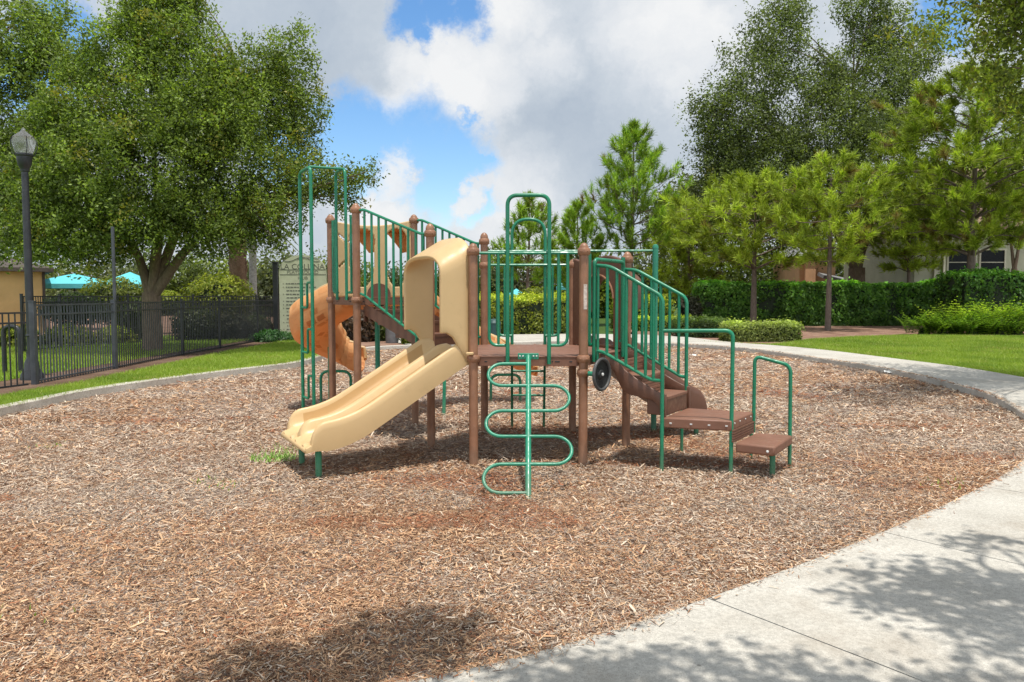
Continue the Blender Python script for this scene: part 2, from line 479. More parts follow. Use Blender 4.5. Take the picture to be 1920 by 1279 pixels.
# ---- upper climber between P6 and P7
m67 = (P6 + P7) / 2; d67 = (P7 - P6).normalized(); n67 = nrm(210)
cpt = lambda t, w, z: m67 + n67 * t + d67 * w + Vector((0, 0, z))
zt = 2.63 + .5
zA = zAt(312, 9.05); mb = MB()
mb.tube(rounded([cpt(.43, -.2, -.05), cpt(.43, -.2, zA), cpt(.46, .2, zA - .02), cpt(.46, .2, -.05)], .09, 8), .021, 12)
mb.tube(rounded([cpt(.02, -.2, 1.6), cpt(.02, -.2, zA + .02), cpt(.02, .2, zA + .02), cpt(.02, .2, 1.6)], .12, 8), .018, 12)
mb.tube([cpt(.43, -.14, zA + .01), cpt(.02, -.14, zA + .015)], .0155, 10)
lc = mb.build('loop_climber', M['green'], root)
for y1, y2 in ((530, 577), (618, 661), (706, 746)):
    z1, z2 = zAt(y1, 9.1), zAt(y2, 9.3)
    mb = MB(); mb.tube(rounded([cpt(.43, -.2, z1), cpt(.445, -.02, z1), cpt(.445, -.02, z2), cpt(.46, .2, z2)], .035, 5), .0145, 10)
    for p in (cpt(.43, -.2, z1), cpt(.46, .2, z2)): mb.lathe(p - Vector((0, 0, .025)), [(.0215, 0), (.0215, .05)], 12)
    mb.build('foot_step', M['green'], lc)

# ---- tan entrance panel with two openings (P7-P8) and chutes behind
L78 = (P8 - P7).length; d78 = (P8 - P7).normalized(); n78 = Vector((-d78.y, d78.x, 0))
ppt = lambda u, o, z: P7 + d78 * (u * L78) + n78 * o + Vector((0, 0, z))
def panel_mesh(pt, top, zb, holes, nu=90, nz=60, th=.05):
    us = np.linspace(.035, .965, nu); zs = np.linspace(0, 1, nz)
    def P(u, s_): return zb + (top(u) - zb) * s_
    solid = np.zeros((nu - 1, nz - 1), bool)
    for i in range(nu - 1):
        for j in range(nz - 1):
            u = (us[i] + us[i + 1]) / 2; z = P(u, (zs[j] + zs[j + 1]) / 2)
            solid[i, j] = not any(h(u, z) for h in holes)
    mb = MB(); idx = {}
    def V(i, j):
        if (i, j) not in idx:
            idx[(i, j)] = len(mb.v); mb.v.append(tuple(pt(us[i], 0, P(us[i], zs[j]))))
        return idx[(i, j)]
    for i in range(nu - 1):
        for j in range(nz - 1):
            if solid[i, j]: mb.f.append((V(i, j), V(i + 1, j), V(i + 1, j + 1), V(i, j + 1))); mb.m.append(0)
    return mb
def hole(uc, zc, hu, hz, flare=0, p=2.4):
    def f(u, z):
        k = (z - zc) / hz
        if abs(k) > 1: return False
        w = hu * (1 - flare * k * abs(k)) * max(0, 1 - abs(k) ** 5) ** .5
        return abs(u - uc) < w
    return f
top = lambda u: 2.61 - .07 * math.sin(math.pi * min(1, max(0, u)))
mb = panel_mesh(ppt, top, 1.64, [hole(.375, 2.13, .15, .37, -.25), hole(.79, 2.13, .12, .37, -.25),
    lambda u, z: .1 < u < .17 and 0 < (z - (2.41 - 1.0 * (u - .1))) < .035, lambda u, z: .1 < u < .17 and 0 < (z - (2.0 + 1.0 * (u - .1))) < .035])
pan = mb.build('slide_panel', M['tan'], root, solid=.05, smooth=40)
md = pan.modifiers.new('Smooth', 'LAPLACIANSMOOTH') if False else None
mb = MB(); c = ppt(.58, -.03, 1.66); mb.lathe(c, [(.15, -.02), (.15, .015), (.13, .03)], 20, n78); mb.build('slide_bracket', M['brown_plastic'], root)
for uc, hu in ((.375, .2), (.79, .17)):
    rows = []
    for k in range(17):
        a = math.pi * k / 16
        r0, r1 = hu * L78, .42
        zlow = 2.22 + .16 * abs(math.cos(a)) - .12 * math.cos(a)
        row = [ppt(uc + hu * math.cos(a), .03 + r1 * math.sin(a) ** .7, z) for z in np.linspace(zlow, 2.5, 5)]
        row += [ppt(uc + hu * math.cos(a) * .5, .03 + r1 * .5 * math.sin(a) ** .7, 2.55)]
        rows.append(row)
    mb = MB(); mb.grid(rows); mb.build('slide_hood', M['orange'], root, solid=.03, smooth=60)
def chute_mat():
    m, nt, b = newmat('ribbed_tan_shade_orange')  # tan plastic, painted the orange its translucency takes in shade
    uv = nt.nodes.new('ShaderNodeUVMap')
    br = nt.nodes.new('ShaderNodeTexBrick'); br.inputs['Scale'].default_value = 1
    br.inputs['Mortar Size'].default_value = .018; br.inputs['Brick Width'].default_value = .17; br.inputs['Row Height'].default_value = .105
    br.inputs['Color1'].default_value = (0, 0, 0, 1); br.inputs['Color2'].default_value = (1, 1, 1, 1); br.inputs['Mortar'].default_value = (.4, .4, .4, 1)
    nt.links.new(uv.outputs[0], br.inputs['Vector'])
    v = coords(nt)
    st = maprange(nt, noise(nt, v, 5, 7, .7), .5, .8)
    bc = ramp(nt, br.outputs['Color'], [(0, (.80, .45, .20)), (.6, (.74, .39, .165)), (.8, (.66, .32, .125)), (.93, (.44, .18, .065))])  # random dark bricks paint the shade of recessed pockets
    c = mixc(nt, math_(nt, 'MULTIPLY', st, .4), bc, (.45, .2, .08))
    nt.links.new(c, b.inputs['Base Color']); b.inputs['Roughness'].default_value = .65; b.inputs['Specular IOR Level'].default_value = .25
    tr = nt.nodes.new('ShaderNodeBsdfTranslucent'); tr.inputs['Color'].default_value = (.95, .46, .16, 1)
    mx = nt.nodes.new('ShaderNodeMixShader'); mx.inputs[0].default_value = .3
    nt.links.new(b.outputs[0], mx.inputs[1]); nt.links.new(tr.outputs[0], mx.inputs[2])
    nt.links.new(mx.outputs[0], nt.nodes['Material Output'].inputs['Surface'])
    bump(nt, b, math_(nt, 'SUBTRACT', 1., br.outputs['Fac']), .7, .02)
    return m
M['chute'] = chute_mat()
def chute(pts, hw, wall_l, wall_r, name='spiral_slide'):
    C = spline(pts, 12); rows = []; n = len(C)
    for i in range(n):
        t = (C[min(n - 1, i + 1)] - C[max(0, i - 1)]); t.z = 0; t.normalize()
        rt = Vector((t.y, -t.x, 0))
        q = min(1, (n - 1 - i) / 5); k = .5 + .5 * math.sin(q * math.pi / 2)
        wl = wall_l(i / (n - 1)) * k; wr = wall_r(i / (n - 1)) * k
        prof = [(-hw, wl), (-hw - .01, max(.15, wl * .6)), (-hw * .97, .14), (-hw * .85, .05), (-hw * .6, .012), (0, 0), (hw * .6, .012), (hw * .85, .05), (hw * .97, .14), (hw + .01, max(.15, wr * .6)), (hw, wr)]
        rows.append([C[i] + rt * w + Vector((0, 0, z)) for w, z in prof])
    mb = MB(); mb.grid(rows); o = mb.build(name, M['chute'], root, smooth=60, solid=.035, offset=-1)
    me = o.data; uv = me.uv_layers.new(name='UVMap'); m = len(rows[0])
    U = np.zeros((n, m, 2)); acc = 0
    for i in range(n):
        if i: acc += (C[i] - C[i - 1]).length
        a2 = 0
        for k in range(m):
            if k: a2 += (rows[i][k] - rows[i][k - 1]).length
            U[i, k] = (acc, a2)
    U = U.reshape(-1, 2)
    li = np.zeros(len(me.loops), int); me.loops.foreach_get('vertex_index', li)
    uv.data.foreach_set('uv', U[li].ravel())
    for side, wl in ((0, wall_l), (m - 1, wall_r)):
        r_ = MB(); r_.tube([rows[i][side] + Vector((0, 0, .005)) for i in range(n)], .024, 8); r_.build('slide_rim', M['tan'], o)
    return o
c1 = chute([(-1.92, 9.97, 1.62), (-1.94, 10.28, 1.58), (-2.1, 10.56, 1.49), (-2.42, 10.72, 1.34), (-2.72, 10.92, 1.17), (-2.9, 11.27, 1.0), (-2.86, 11.65, .83),
       (-2.72, 11.86, .69), (-2.55, 11.94, .58), (-2.4, 11.95, .52), (-2.33, 11.95, .50)], .29, lambda q: .42 - .1 * min(1, max(0, (q - .6) / .3)), lambda q: .22 + .2 * min(1, max(0, (q - .25) / .25)))
c2 = chute([(-1.47, 9.97, 1.6), (-1.4, 10.7, 1.45), (-1.15, 11.4, 1.22), (-.75, 11.9, .98), (-.3, 12.1, .74), (.1, 12.15, .52), (.4, 12.15, .42)], .3, lambda q: .3, lambda q: .24)
# supports of the chutes
def arch_leg(c, w, h, o, dirx=1):
    mb = MB(); mb.tube(rounded([(c[0] - w / 2, c[1], -.05), (c[0] - w / 2, c[1], h), (c[0] + w / 2, c[1], h), (c[0] + w / 2, c[1], -.05)], .13, 8), .022, 12)
    mb.build('slide_leg', M['green'], o)
arch_leg((-2.7, 11.8), .46, .5, c1)
p = (xAt(617, 11.45), 11.45)
mb = MB(); mb.tube([(p[0], p[1], -.05), (p[0], p[1], zAt(640, 11.45))], .03, 12); mb.tube([(p[0], p[1], zAt(642, 11.45)), (p[0] - .1, p[1] + .2, zAt(628, 11.45))], .02, 8)
mb.build('slide_leg', M['green'], c1)
arch_leg((-.1, 12.05), .46, .42, c2)
mb = MB(); q = G(832, 778); mb.tube([(q[0], q[1], -.05), (q[0], q[1] + .3, 1.0)], .025, 10); mb.build('slide_leg', M['green'], c2)

# ---- brown slide and panel at PR-P4
M4 = (PR + P4) / 2; e4 = (P4 - PR).normalized(); n4 = nrm(30)
s4, spt4, sbed4 = slide(M4, n4, e4, DZ, 'brown_plastic', tend=1.32, wall=.2, slope=.68)
for w in (-.3, .3):
    lp = spt4(1.22, w, 0); mb = MB(); mb.tube([(lp.x, lp.y, -.05), (lp.x, lp.y, .27)], .03, 12); mb.build('slide_leg', M['green'], s4)
ppt4 = lambda u, o, z: PR + e4 * (u * S) + n4 * o + Vector((0, 0, z))
def arch_hole(u, z):
    if z < 1.1: return False
    w = .3
    if z > 1.62:
        k = (z - 1.62) / .27
        if k > 1: return False
        w *= math.sqrt(1 - k * k)
    return abs(u - .5) < w
mb = panel_mesh(ppt4, lambda u: 2.07 - .03 * math.cos(u * 9), 1.07, [arch_hole])
mb.build('slide_panel', M['brown_plastic'], root, solid=.05)
mb = MB(); mb.tube([ppt4(.5 + .3 * math.cos(a), -.03, 1.62 + .27 * math.sin(a)) for a in np.linspace(0, math.pi, 14)], .012, 8); mb.build('panel_trim', M['brown'], root)
hood(spt4, .42, .3, 1.5, 1.2, 1.68, 1.72, 1.9, 2.0, 'brown_plastic')

# ---- right hand stairs from P2-PR
M2 = (P2 + PR) / 2; n2 = nrm(-30); e2 = Vector((-n2.y, n2.x, 0))
rpt = lambda t, w, z: M2 + n2 * t + e2 * w + Vector((0, 0, z))
ang2 = math.atan2(n2.y, n2.x)
st_root = None
def tread_poly(pts, z0, z1, name, mat='brown_deck', bev=.012):
    mb = MB(); mb.prism([(p.x, p.y) for p in pts], z0, z1)
    mb.mi = 1
    return mb
# landing
quad = [rpt(.74, -.345, 0), rpt(1.35, -.2, 0), rpt(1.385, .46, 0), rpt(.73, .40, 0)]
mb = MB(); mb.prism([(p.x, p.y) for p in quad], .405, .50)
land = mb.build('landing', M['brown_deck'], root, bevel=.012)
for u in (.12, .42, .68, .93):
    mb = MB(); p = quad[0].lerp(quad[1], u); mb.box((p.x, p.y - .002, .452), (.022, .012, .012), math.atan2(quad[1].y - quad[0].y, quad[1].x - quad[0].x)); mb.build('bolt', M['steel'], land)
for u in (.12, .35, .6, .85):
    p = quad[1].lerp(quad[2], u); mb = MB(); mb.lathe((p.x, p.y, .468), [(.008, 0), (.006, .009)], 8, (1, -.1, 0)); mb.build('bolt', M['steel'], land)
# riser below the landing and lower step
mb = MB()
q1, q2 = quad[1] + Vector((.004, 0, 0)), quad[2] + Vector((.004, 0, 0))
for k in range(5):
    z = .30 + .024 * k
    for_ = [(q1.x, q1.y), (q1.x + .018, q1.y), (q2.x + .018, q2.y), (q2.x, q2.y)]
    mb.prism(for_, z, z + .020)
mb.build('riser', M['brown_plastic'], root, bevel=.003)
low = [rpt(1.385, -.19, 0), rpt(1.74, -.2, 0), rpt(1.755, .48, 0), rpt(1.41, .44, 0)]
mb = MB(); mb.prism([(p.x, p.y) for p in low], .21, .30); step = mb.build('step', M['brown_deck'], root, bevel=.018)
mb = MB(); p = low[0].lerp(low[1], .82); mb.lathe((p.x, p.y, .25), [(.013, 0), (.011, .01), (.003, .014)], 10, (-.1, -1, 0)); mb.build('bolt', M['steel'], step)
def leg(p, z, r=.02, o=None, name='leg'):
    mb = MB(); mb.tube([(p[0], p[1], -.05), (p[0], p[1], z)], r, 12); mb.build(name, M['green'], o or root)
q = G(1448, 890); leg(q, .24, .026, step)
mb = MB(); mb.tube([(q[0], q[1], .12), (q[0] - .01, q[1] + .05, .22)], .02, 8); mb.build('bracket', M['green'], step)
q = G(1408, 857); leg(q, .24, .017, step)
q = G(1278, 845); leg(q, .43, .017, land)
# steps between landing and deck, with side boards
mb = MB()
for t0, t1, z in ((.5, .735, .685), (.255, .5, .875)):
    c = rpt((t0 + t1) / 2, .05, z - .015); mb.box(c, (t1 - t0 + .02, .62, .03), ang2)
    for k in range(5):
        c = rpt(t1 - .0 - .006, .05, z - .045 - .031 * k); mb.box(c, (.014 + .004 * (k % 2), .62, .029), ang2)
for k in range(5):
    c = rpt(.25, .05, DZ - .06 - .031 * k); mb.box(c, (.014 + .004 * (k % 2), .62, .029), ang2)
fl = mb.build('stair_flight', M['brown_deck'], root, bevel=.004)
def board(w, top_pts, bot_pts):
    T = spline([rpt(t, w, z) for t, z in top_pts], 8); B = spline([rpt(t, w, z) for t, z in bot_pts], 8)
    def at(C, q):
        x = q * (len(C) - 1); i = min(int(x), len(C) - 2); return C[i].lerp(C[i + 1], x - i)
    rows = [[at(B, q), at(T, q)] for q in np.linspace(0, 1, 40)]
    mb = MB(); mb.grid(rows); mb.build('side_board', M['brown_plastic'], fl, solid=.03, bevel=.008, smooth=60)
for w in (-.30, .40):
    board(w, [(.02, 1.09), (.2, 1.05), (.34, .93), (.5, .83), (.68, .74), (.76, .72)],
             [(.02, .93), (.2, .93), (.33, .72), (.52, .67), (.66, .63), (.76, .42)])
# riser box under the first step above the landing
mb = MB(); c = rpt(.64, .06, .585); mb.box(c, (.2, .6, .16), ang2); mb.build('riser', M['brown_plastic'], root, bevel=.01)
# rails
def rail_panel(w, tops, bots, xs, base):
    mb = MB(); P_ = lambda t, z: rpt(t, w, z)
    mb.tube(rounded([P_(*q) for q in tops] + [P_(tops[-1][0] + .008, base)], .07, 7), .0185, 12)
    mb.tube(rounded([P_(*q) for q in bots], .05, 5), .0165, 10)
    for t in xs:
        f = max(0, min(1, (t - tops[1][0]) / (tops[2][0] - tops[1][0]))); zt_ = tops[1][1] + (tops[2][1] - tops[1][1]) * f
        f = max(0, min(1, (t - bots[1][0]) / (bots[2][0] - bots[1][0]))); zb_ = bots[1][1] + (bots[2][1] - bots[1][1]) * f
        mb.tube([P_(t, zb_), P_(t, zt_)], .0155, 8)
    return mb.build('stair_rail', M['green'], root)
nr = rail_panel(-.36, [(.06, 1.945), (.2, 1.932), (.735, 1.64)], [(.06, 1.11), (.13, 1.10), (.63, .852), (.735, .852)], [.17, .27, .37, .47, .57, .65], -.05)
mb = MB(); mb.tube([rpt(.07, -.36, .93), rpt(.07, -.36, 1.93)], .0145, 10); mb.build('rail_post', M['green'], nr)
fr = rail_panel(.40, [(.03, 1.93), (.16, 1.92), (.71, 1.63)], [(.05, 1.13), (.1, 1.115), (.66, .82), (.71, .82)], [.13, .23, .33, .43, .53, .63], .5)
mb = MB(); mb.tube([rpt(.05, .40, 1.0), rpt(.05, .40, 1.93)], .0145, 10); mb.build('rail_post', M['green'], fr)
# landing handrail and step handrail
a = rpt(.742, -.36, zAt(620, 7.3)); q = Vector(G(1370, 889)); q.z = -.05
mb = MB(); mb.tube(rounded([a, Vector((q.x + .0, q.y, zAt(620, 7.11))), q], .075, 8), .0185, 12); mb.build('handrail', M['green'], root)
a = rpt(1.39, .45, .3); b = rpt(1.39, .45, 1.06); c = rpt(1.72, .50, .975); d = rpt(1.73, .50, -.05)
mb = MB(); mb.tube(rounded([a, b, c, d], .075, 8), .018, 12); mb.build('handrail', M['green'], root)
# steering wheel
wn = Vector((.79, -.61, 0)); wc = P2 + Vector((0, 0, .9)) + wn * .21
wc.z = zAt(702, 7.35)
mb = MB(); mb.tube([P2 + wn * .04 + Vector((0, 0, .9)), wc + wn * -.03], .024, 12); arm = mb.build('wheel_mount', M['green_light'], root)
mb = MB(); side = wn.cross(Vector((0, 0, 1))).normalized()
ring = [wc + side * math.cos(a) * .147 + Vector((0, 0, 1)) * math.sin(a) * .147 for a in np.linspace(0, 2 * math.pi, 41)]
mb.tube(ring, .0155, 12, caps=False); whl = mb.build('toy_wheel', M['grey_rim'], root)
mb = MB(); mb.lathe(wc - wn * .02, [(.04, 0), (.142, .004), (.144, .012), (.09, .002), (.055, .004), (.042, .02), (.02, .026)], 28, wn)
mb.build('dish', M['rubber'], whl)
mb = MB(); mb.lathe(wc + wn * .005, [(.016, 0), (.016, .008), (.008, .014)], 12, wn); mb.build('bolt', M['steel'], whl)
#@@ENV@@
# ==================================================================== GROUND
def attr_mat(name, rough=.6, transl=0.0, tr_gain=(1.5, 1.6, .7), spec=.3, bumpy=False):
    m, nt, b = newmat(name)
    a = nt.nodes.new('ShaderNodeAttribute'); a.attribute_name = 'col'
    nt.links.new(a.outputs['Color'], b.inputs['Base Color'])
    b.inputs['Roughness'].default_value = rough; b.inputs['Specular IOR Level'].default_value = spec
    if transl:
        tr = nt.nodes.new('ShaderNodeBsdfTranslucent')
        c = mixc(nt, 1.0, a.outputs['Color'], tr_gain, 'MULTIPLY'); nt.links.new(c, tr.inputs['Color'])
        mx = nt.nodes.new('ShaderNodeMixShader'); mx.inputs[0].default_value = transl
        nt.links.new(b.outputs[0], mx.inputs[1]); nt.links.new(tr.outputs[0], mx.inputs[2])
        nt.links.new(mx.outputs[0], nt.nodes['Material Output'].inputs['Surface'])
    return m
M['leaf'] = attr_mat('leaf', .5, .36, (1.5, 1.6, .6), .3)
M['needle'] = attr_mat('pine_needle', .5, .25, (1.4, 1.4, .6), .3)
M['grass'] = attr_mat('grass_blade', .5, .35, (1.4, 1.4, .5), .3)
M['chip'] = attr_mat('wood_chip', .85, 0, spec=.2)

def np_mesh(name, V, nper, colors, mat, parent=None, extra=None):
    """V: (n*nper,3) verts, one polygon of nper corners each, colour per face"""
    o_ = frame_of(parent); V = V - np.array(o_)
    n = len(V) // nper
    me = bpy.data.meshes.new(name)
    me.vertices.add(len(V)); me.vertices.foreach_set('co', V.astype(np.float32).ravel())
    me.loops.add(len(V)); me.loops.foreach_set('vertex_index', np.arange(len(V), dtype=np.int32))
    me.polygons.add(n); me.polygons.foreach_set('loop_start', np.arange(0, len(V), nper, dtype=np.int32))
    try: me.polygons.foreach_set('loop_total', np.full(n, nper, dtype=np.int32))
    except Exception: pass
    at = me.attributes.new('col', 'FLOAT_COLOR', 'FACE')
    c = np.ones((n, 4), np.float32); c[:, :3] = colors; at.data.foreach_set('color', c.ravel())
    me.materials.append(mat); me.update(calc_edges=True)
    ob = bpy.data.objects.new(name, me); col.objects.link(ob)
    if parent: ob.parent = parent
    return ob
def unit(v): return v / np.maximum(np.linalg.norm(v, axis=1, keepdims=True), 1e-9)
def inside(poly, x, y):
    c = np.zeros(len(x), bool); n = len(poly)
    for i in range(n):
        x1, y1 = poly[i]; x2, y2 = poly[(i + 1) % n]
        if y1 == y2: continue
        k = ((y1 > y) != (y2 > y)) & (x < (x2 - x1) * (y - y1) / (y2 - y1) + x1); c ^= k
    return c
def vnoise(x, y, s, seed=0):
    """cheap smooth value noise on arrays"""
    r_ = np.random.default_rng(seed).random((64, 64)); X = x / s + 100.3; Y = y / s + 57.1
    i = np.floor(X).astype(int); j = np.floor(Y).astype(int); fx = X - i; fy = Y - j
    fx = fx * fx * (3 - 2 * fx); fy = fy * fy * (3 - 2 * fy)
    g = lambda a, b: r_[a % 64, b % 64]
    return (g(i, j) * (1 - fx) + g(i + 1, j) * fx) * (1 - fy) + (g(i, j + 1) * (1 - fx) + g(i + 1, j + 1) * fx) * fy

inner = [(-6.9, 1.2), (-4.6, 1.9), (-2.6, 2.45), (-1.4, 2.78), (-.364, 3.2), (.355, 3.59), (1.065, 4.088), (2.513, 5.2), (4.058, 6.53), (5.03, 7.52), (6.05, 8.8), (6.786, 10.18), (7.424, 11.87), (7.68, 13.05),
         (7.94, 15.06), (7.95, 17.0), (7.68, 18.93), (7.2, 21.9), (6.35, 24.0), (5.06, 25.4)]
innerS = [(p.x, p.y) for p in spline([(x, y, 0) for x, y in inner], 14)]
back = [(2.0, 26.6), (-.7, 25.5), (-3.3, 24.2), (-4.3, 23.2), (-4.86, 21.0)]
left = [(-4.86, 21.0), (-4.96, 17.9), (-5.55, 16.4), (-6.3, 14.6), (-6.85, 12.6), (-7.0, 10.3), (-7.2, 7.5), (-7.4, 4.5), (-7.3, 2.2)]
leftS = [(p.x, p.y) for p in spline([(x, y, 0) for x, y in left], 10)]
backS = [(p.x, p.y) for p in spline([(x, y, 0) for x, y in back], 8)]
mulch_poly = innerS + backS + leftS[1:]

def sheet(name, poly, z, mat, z_of=None):
    mb = MB(); n = len(poly)
    area = sum(poly[i][0] * poly[(i + 1) % n][1] - poly[(i + 1) % n][0] * poly[i][1] for i in range(n))
    if area < 0: poly = poly[::-1]
    mb.add([(x, y, z) for x, y in poly], [tuple(range(n))])
    return tag(mb.build(name, mat, smooth=0), kind='structure')

# --- base soil / lawn to the horizon
def ground_mat(name, stops, s1, s2, bstr=.3):
    m, nt, b = newmat(name); v = coords(nt)
    f = math_(nt, 'ADD', math_(nt, 'MULTIPLY', noise(nt, v, s1, 6, .6), .6), math_(nt, 'MULTIPLY', noise(nt, v, s2, 4, .6), .4))
    nt.links.new(ramp(nt, f, stops), b.inputs['Base Color']); b.inputs['Roughness'].default_value = .9
    b.inputs['Specular IOR Level'].default_value = .15
    bump(nt, b, noise(nt, v, s2 * 2, 4), bstr, .03); return m
M['turf'] = ground_mat('turf', [(.3, (.06, .12, .012)), (.5, (.12, .22, .02)), (.7, (.19, .31, .035))], .8, 30)
M['turf_far'] = ground_mat('turf_far', [(.3, (.03, .06, .012)), (.7, (.07, .12, .025))], .3, 9)
M['bed'] = ground_mat('pine_straw', [(.3, (.11, .055, .035)), (.5, (.235, .14, .1)), (.7, (.38, .26, .2))], 1.5, 40, .6)
M['bed_dark'] = ground_mat('dark_mulch', [(.3, (.06, .035, .022)), (.5, (.13, .08, .055)), (.7, (.22, .15, .11))], 1.5, 40, .6)  # darker brown mulch tone for the strip along the fence
def mulch_mat():
    m, nt, b = newmat('mulch'); out = None
    fac = []
    for k, (rot, sx, sy) in enumerate(((.3, 22, 60), (1.5, 60, 24), (2.4, 25, 65))):
        vo = nt.nodes.new('ShaderNodeTexVoronoi'); vo.inputs['Scale'].default_value = 1
        nt.links.new(coords(nt, 'Object', (sx, sy, 1), (0, 0, rot)), vo.inputs['Vector'])
        fac.append(vo)
    v = coords(nt)
    sel = maprange(nt, noise(nt, v, 28, 2), .45, .55); sel2 = maprange(nt, noise(nt, v, 23, 2), .48, .6)
    c = mixc(nt, sel, fac[0].outputs['Color'], fac[1].outputs['Color']); c = mixc(nt, sel2, c, fac[2].outputs['Color'])
    d = nt.nodes.new('ShaderNodeMix'); d.data_type = 'FLOAT'
    nt.links.new(sel, d.inputs[0]); nt.links.new(fac[0].outputs['Distance'], d.inputs[2]); nt.links.new(fac[1].outputs['Distance'], d.inputs[3])
    sp = nt.nodes.new('ShaderNodeSeparateColor'); nt.links.new(c, sp.inputs[0])
    warm = ramp(nt, sp.outputs[0], [(0, (.10, .045, .025)), (.3, (.22, .115, .068)), (.6, (.35, .205, .125)), (1, (.45, .31, .215))])
    grey = ramp(nt, sp.outputs[1], [(0, (.11, .075, .06)), (.35, (.27, .205, .17)), (.7, (.40, .325, .275)), (1, (.52, .46, .40))])
    big = math_(nt, 'ADD', math_(nt, 'MULTIPLY', noise(nt, v, .55, 5, .65), .75), math_(nt, 'MULTIPLY', noise(nt, v, 3, 4), .25))
    colr = mixc(nt, maprange(nt, big, .42, .58), warm, grey)
    red = maprange(nt, noise(nt, coords(nt, 'Object', (.5, 1.4, 1), (0, 0, .4)), 1.1, 6, .7), .57, .68)
    colr = mixc(nt, math_(nt, 'MULTIPLY', red, .75), colr, mixc(nt, .5, colr, (.24, .085, .04), 'MIX'))
    nt.links.new(colr, b.inputs['Base Color']); b.inputs['Roughness'].default_value = .9; b.inputs['Specular IOR Level'].default_value = .15
    bump(nt, b, d.outputs[0], .8, .03); return m
M['mulch'] = mulch_mat()
mb = MB(); mb.add([(-900, -300, -.12), (900, -300, -.12), (900, 1500, -.12), (-900, 1500, -.12)], [(0, 1, 2, 3)])
tag(mb.build('ground', M['turf_far'], smooth=0), kind='structure')
# playground mulch as a gently uneven sheet
xs = np.arange(-8, 8.3, .25); ysg = np.arange(.8, 27.2, .25)
mb = MB(); idx = {}
def mz(x, y): return .02 * (float(mnoise.noise((x * .5, y * .5, 0))) ) + .008 * float(mnoise.noise((x * 2, y * 2, 3)))
n_ = len(mulch_poly)
mb.add([(x, y, -.03) for x, y in mulch_poly], [tuple(range(n_))[::-1] if False else tuple(range(n_))])
m0 = mb
pts_in = inside(mulch_poly, *[a.ravel() for a in np.meshgrid(xs, ysg, indexing='ij')]).reshape(len(xs), len(ysg))
mb = MB()
for i in range(len(xs)):
    for j in range(len(ysg)):
        idx[(i, j)] = len(mb.v); mb.v.append((xs[i], ysg[j], mz(xs[i], ysg[j]) - .012))
for i in range(len(xs) - 1):
    for j in range(len(ysg) - 1):
        if pts_in[i, j] or pts_in[i + 1, j] or pts_in[i, j + 1] or pts_in[i + 1, j + 1]:
            mb.f.append((idx[(i, j)], idx[(i + 1, j)], idx[(i + 1, j + 1)], idx[(i, j + 1)])); mb.m.append(0)
tag(mb.build('mulch_ground', M['mulch'], smooth=180), kind='structure')

# --- loose chips
def scatter(poly, bands, seed):
    g = np.random.default_rng(seed); X = []; Y = []; Sx = []
    for y0, y1, dens, size in bands:
        half = lambda y: y * .70 + .4
        n = int(dens * (y1 - y0) * 2 * half((y0 + y1) / 2))
        y = g.uniform(y0, y1, n); x = g.uniform(-1, 1, n) * half(y)
        k = inside(poly, x, y); X.append(x[k]); Y.append(y[k]); Sx.append(np.full(k.sum(), size))
    return np.concatenate(X), np.concatenate(Y), np.concatenate(Sx)
cx_, cy_, cs_ = scatter(mulch_poly, [(2.7, 4.5, 11500, .6), (4.5, 6.5, 7400, .68), (6.5, 9, 3900, .85), (9, 13, 1500, 1.2), (13, 19, 560, 1.6), (19, 27, 230, 2.1)], 3)
g = np.random.default_rng(15); ii = g.integers(2, len(innerS) - 2, 5200); dd_ = g.exponential(.035, 5200); ex_ = np.array(innerS)
nx_ = ex_[ii + 1] - ex_[ii - 1]; nx_ /= np.linalg.norm(nx_, axis=1, keepdims=True); jit = g.uniform(-.12, .12, (5200, 1))
sp_ = ex_[ii] + nx_ * jit + np.stack([nx_[:, 1], -nx_[:, 0]], 1) * dd_[:, None]
nspill = len(sp_); nmain = len(cx_)
cx_ = np.concatenate([cx_, sp_[:, 0]]); cy_ = np.concatenate([cy_, sp_[:, 1]]); cs_ = np.concatenate([cs_, np.clip(.6 + (sp_[:, 1] - 3) * .045, .6, 1.5)])
n = len(cx_); g = np.random.default_rng(5)
L = np.clip(g.lognormal(-3.3, .62, n), .012, .13) * cs_; W = np.clip(g.lognormal(-4.75, .42, n), .0035, .022) * cs_
th = g.uniform(0, 2 * math.pi, n); tilt = g.normal(0, .2, n); roll = g.normal(0, .38, n)
a = np.stack([np.cos(th) * np.cos(tilt), np.sin(th) * np.cos(tilt), np.sin(tilt)], 1)
b = np.stack([-np.sin(th), np.cos(th), np.zeros(n)], 1)
b = b * np.cos(roll)[:, None] + np.cross(a, b) * np.sin(roll)[:, None]
zb_ = np.array([mz(x, y) for x, y in zip(cx_, cy_)]) if n < 10 else .02 * (vnoise(cx_, cy_, 2, 9) - .5)
tilt[nmain:] *= .3; roll[nmain:] *= .3
c = np.stack([cx_, cy_, g.uniform(.0, .018, n) + np.abs(np.sin(tilt)) * L * .35], 1)
c[nmain:, 2] = .036 + .075 * np.clip((cy_[nmain:] - 4.5) / 7, 0, 1) + g.uniform(.0, .006, nspill)
wt = g.uniform(.35, 1, n)[:, None]; wt2 = g.uniform(.35, 1, n)[:, None]; la = a * L[:, None] / 2; wb = b * W[:, None] / 2
sk = g.uniform(.75, 1.0, n)[:, None]
Vv = np.stack([c - la - wb * wt, c + la * sk - wb * wt2, c + la + wb * wt2, c - la * sk + wb * wt], 1).reshape(-1, 3)
pal = np.array([(.50, .335, .21), (.40, .245, .145), (.30, .16, .09), (.46, .375, .30), (.36, .29, .24), (.55, .455, .365), (.26, .105, .055), (.14, .08, .055)])
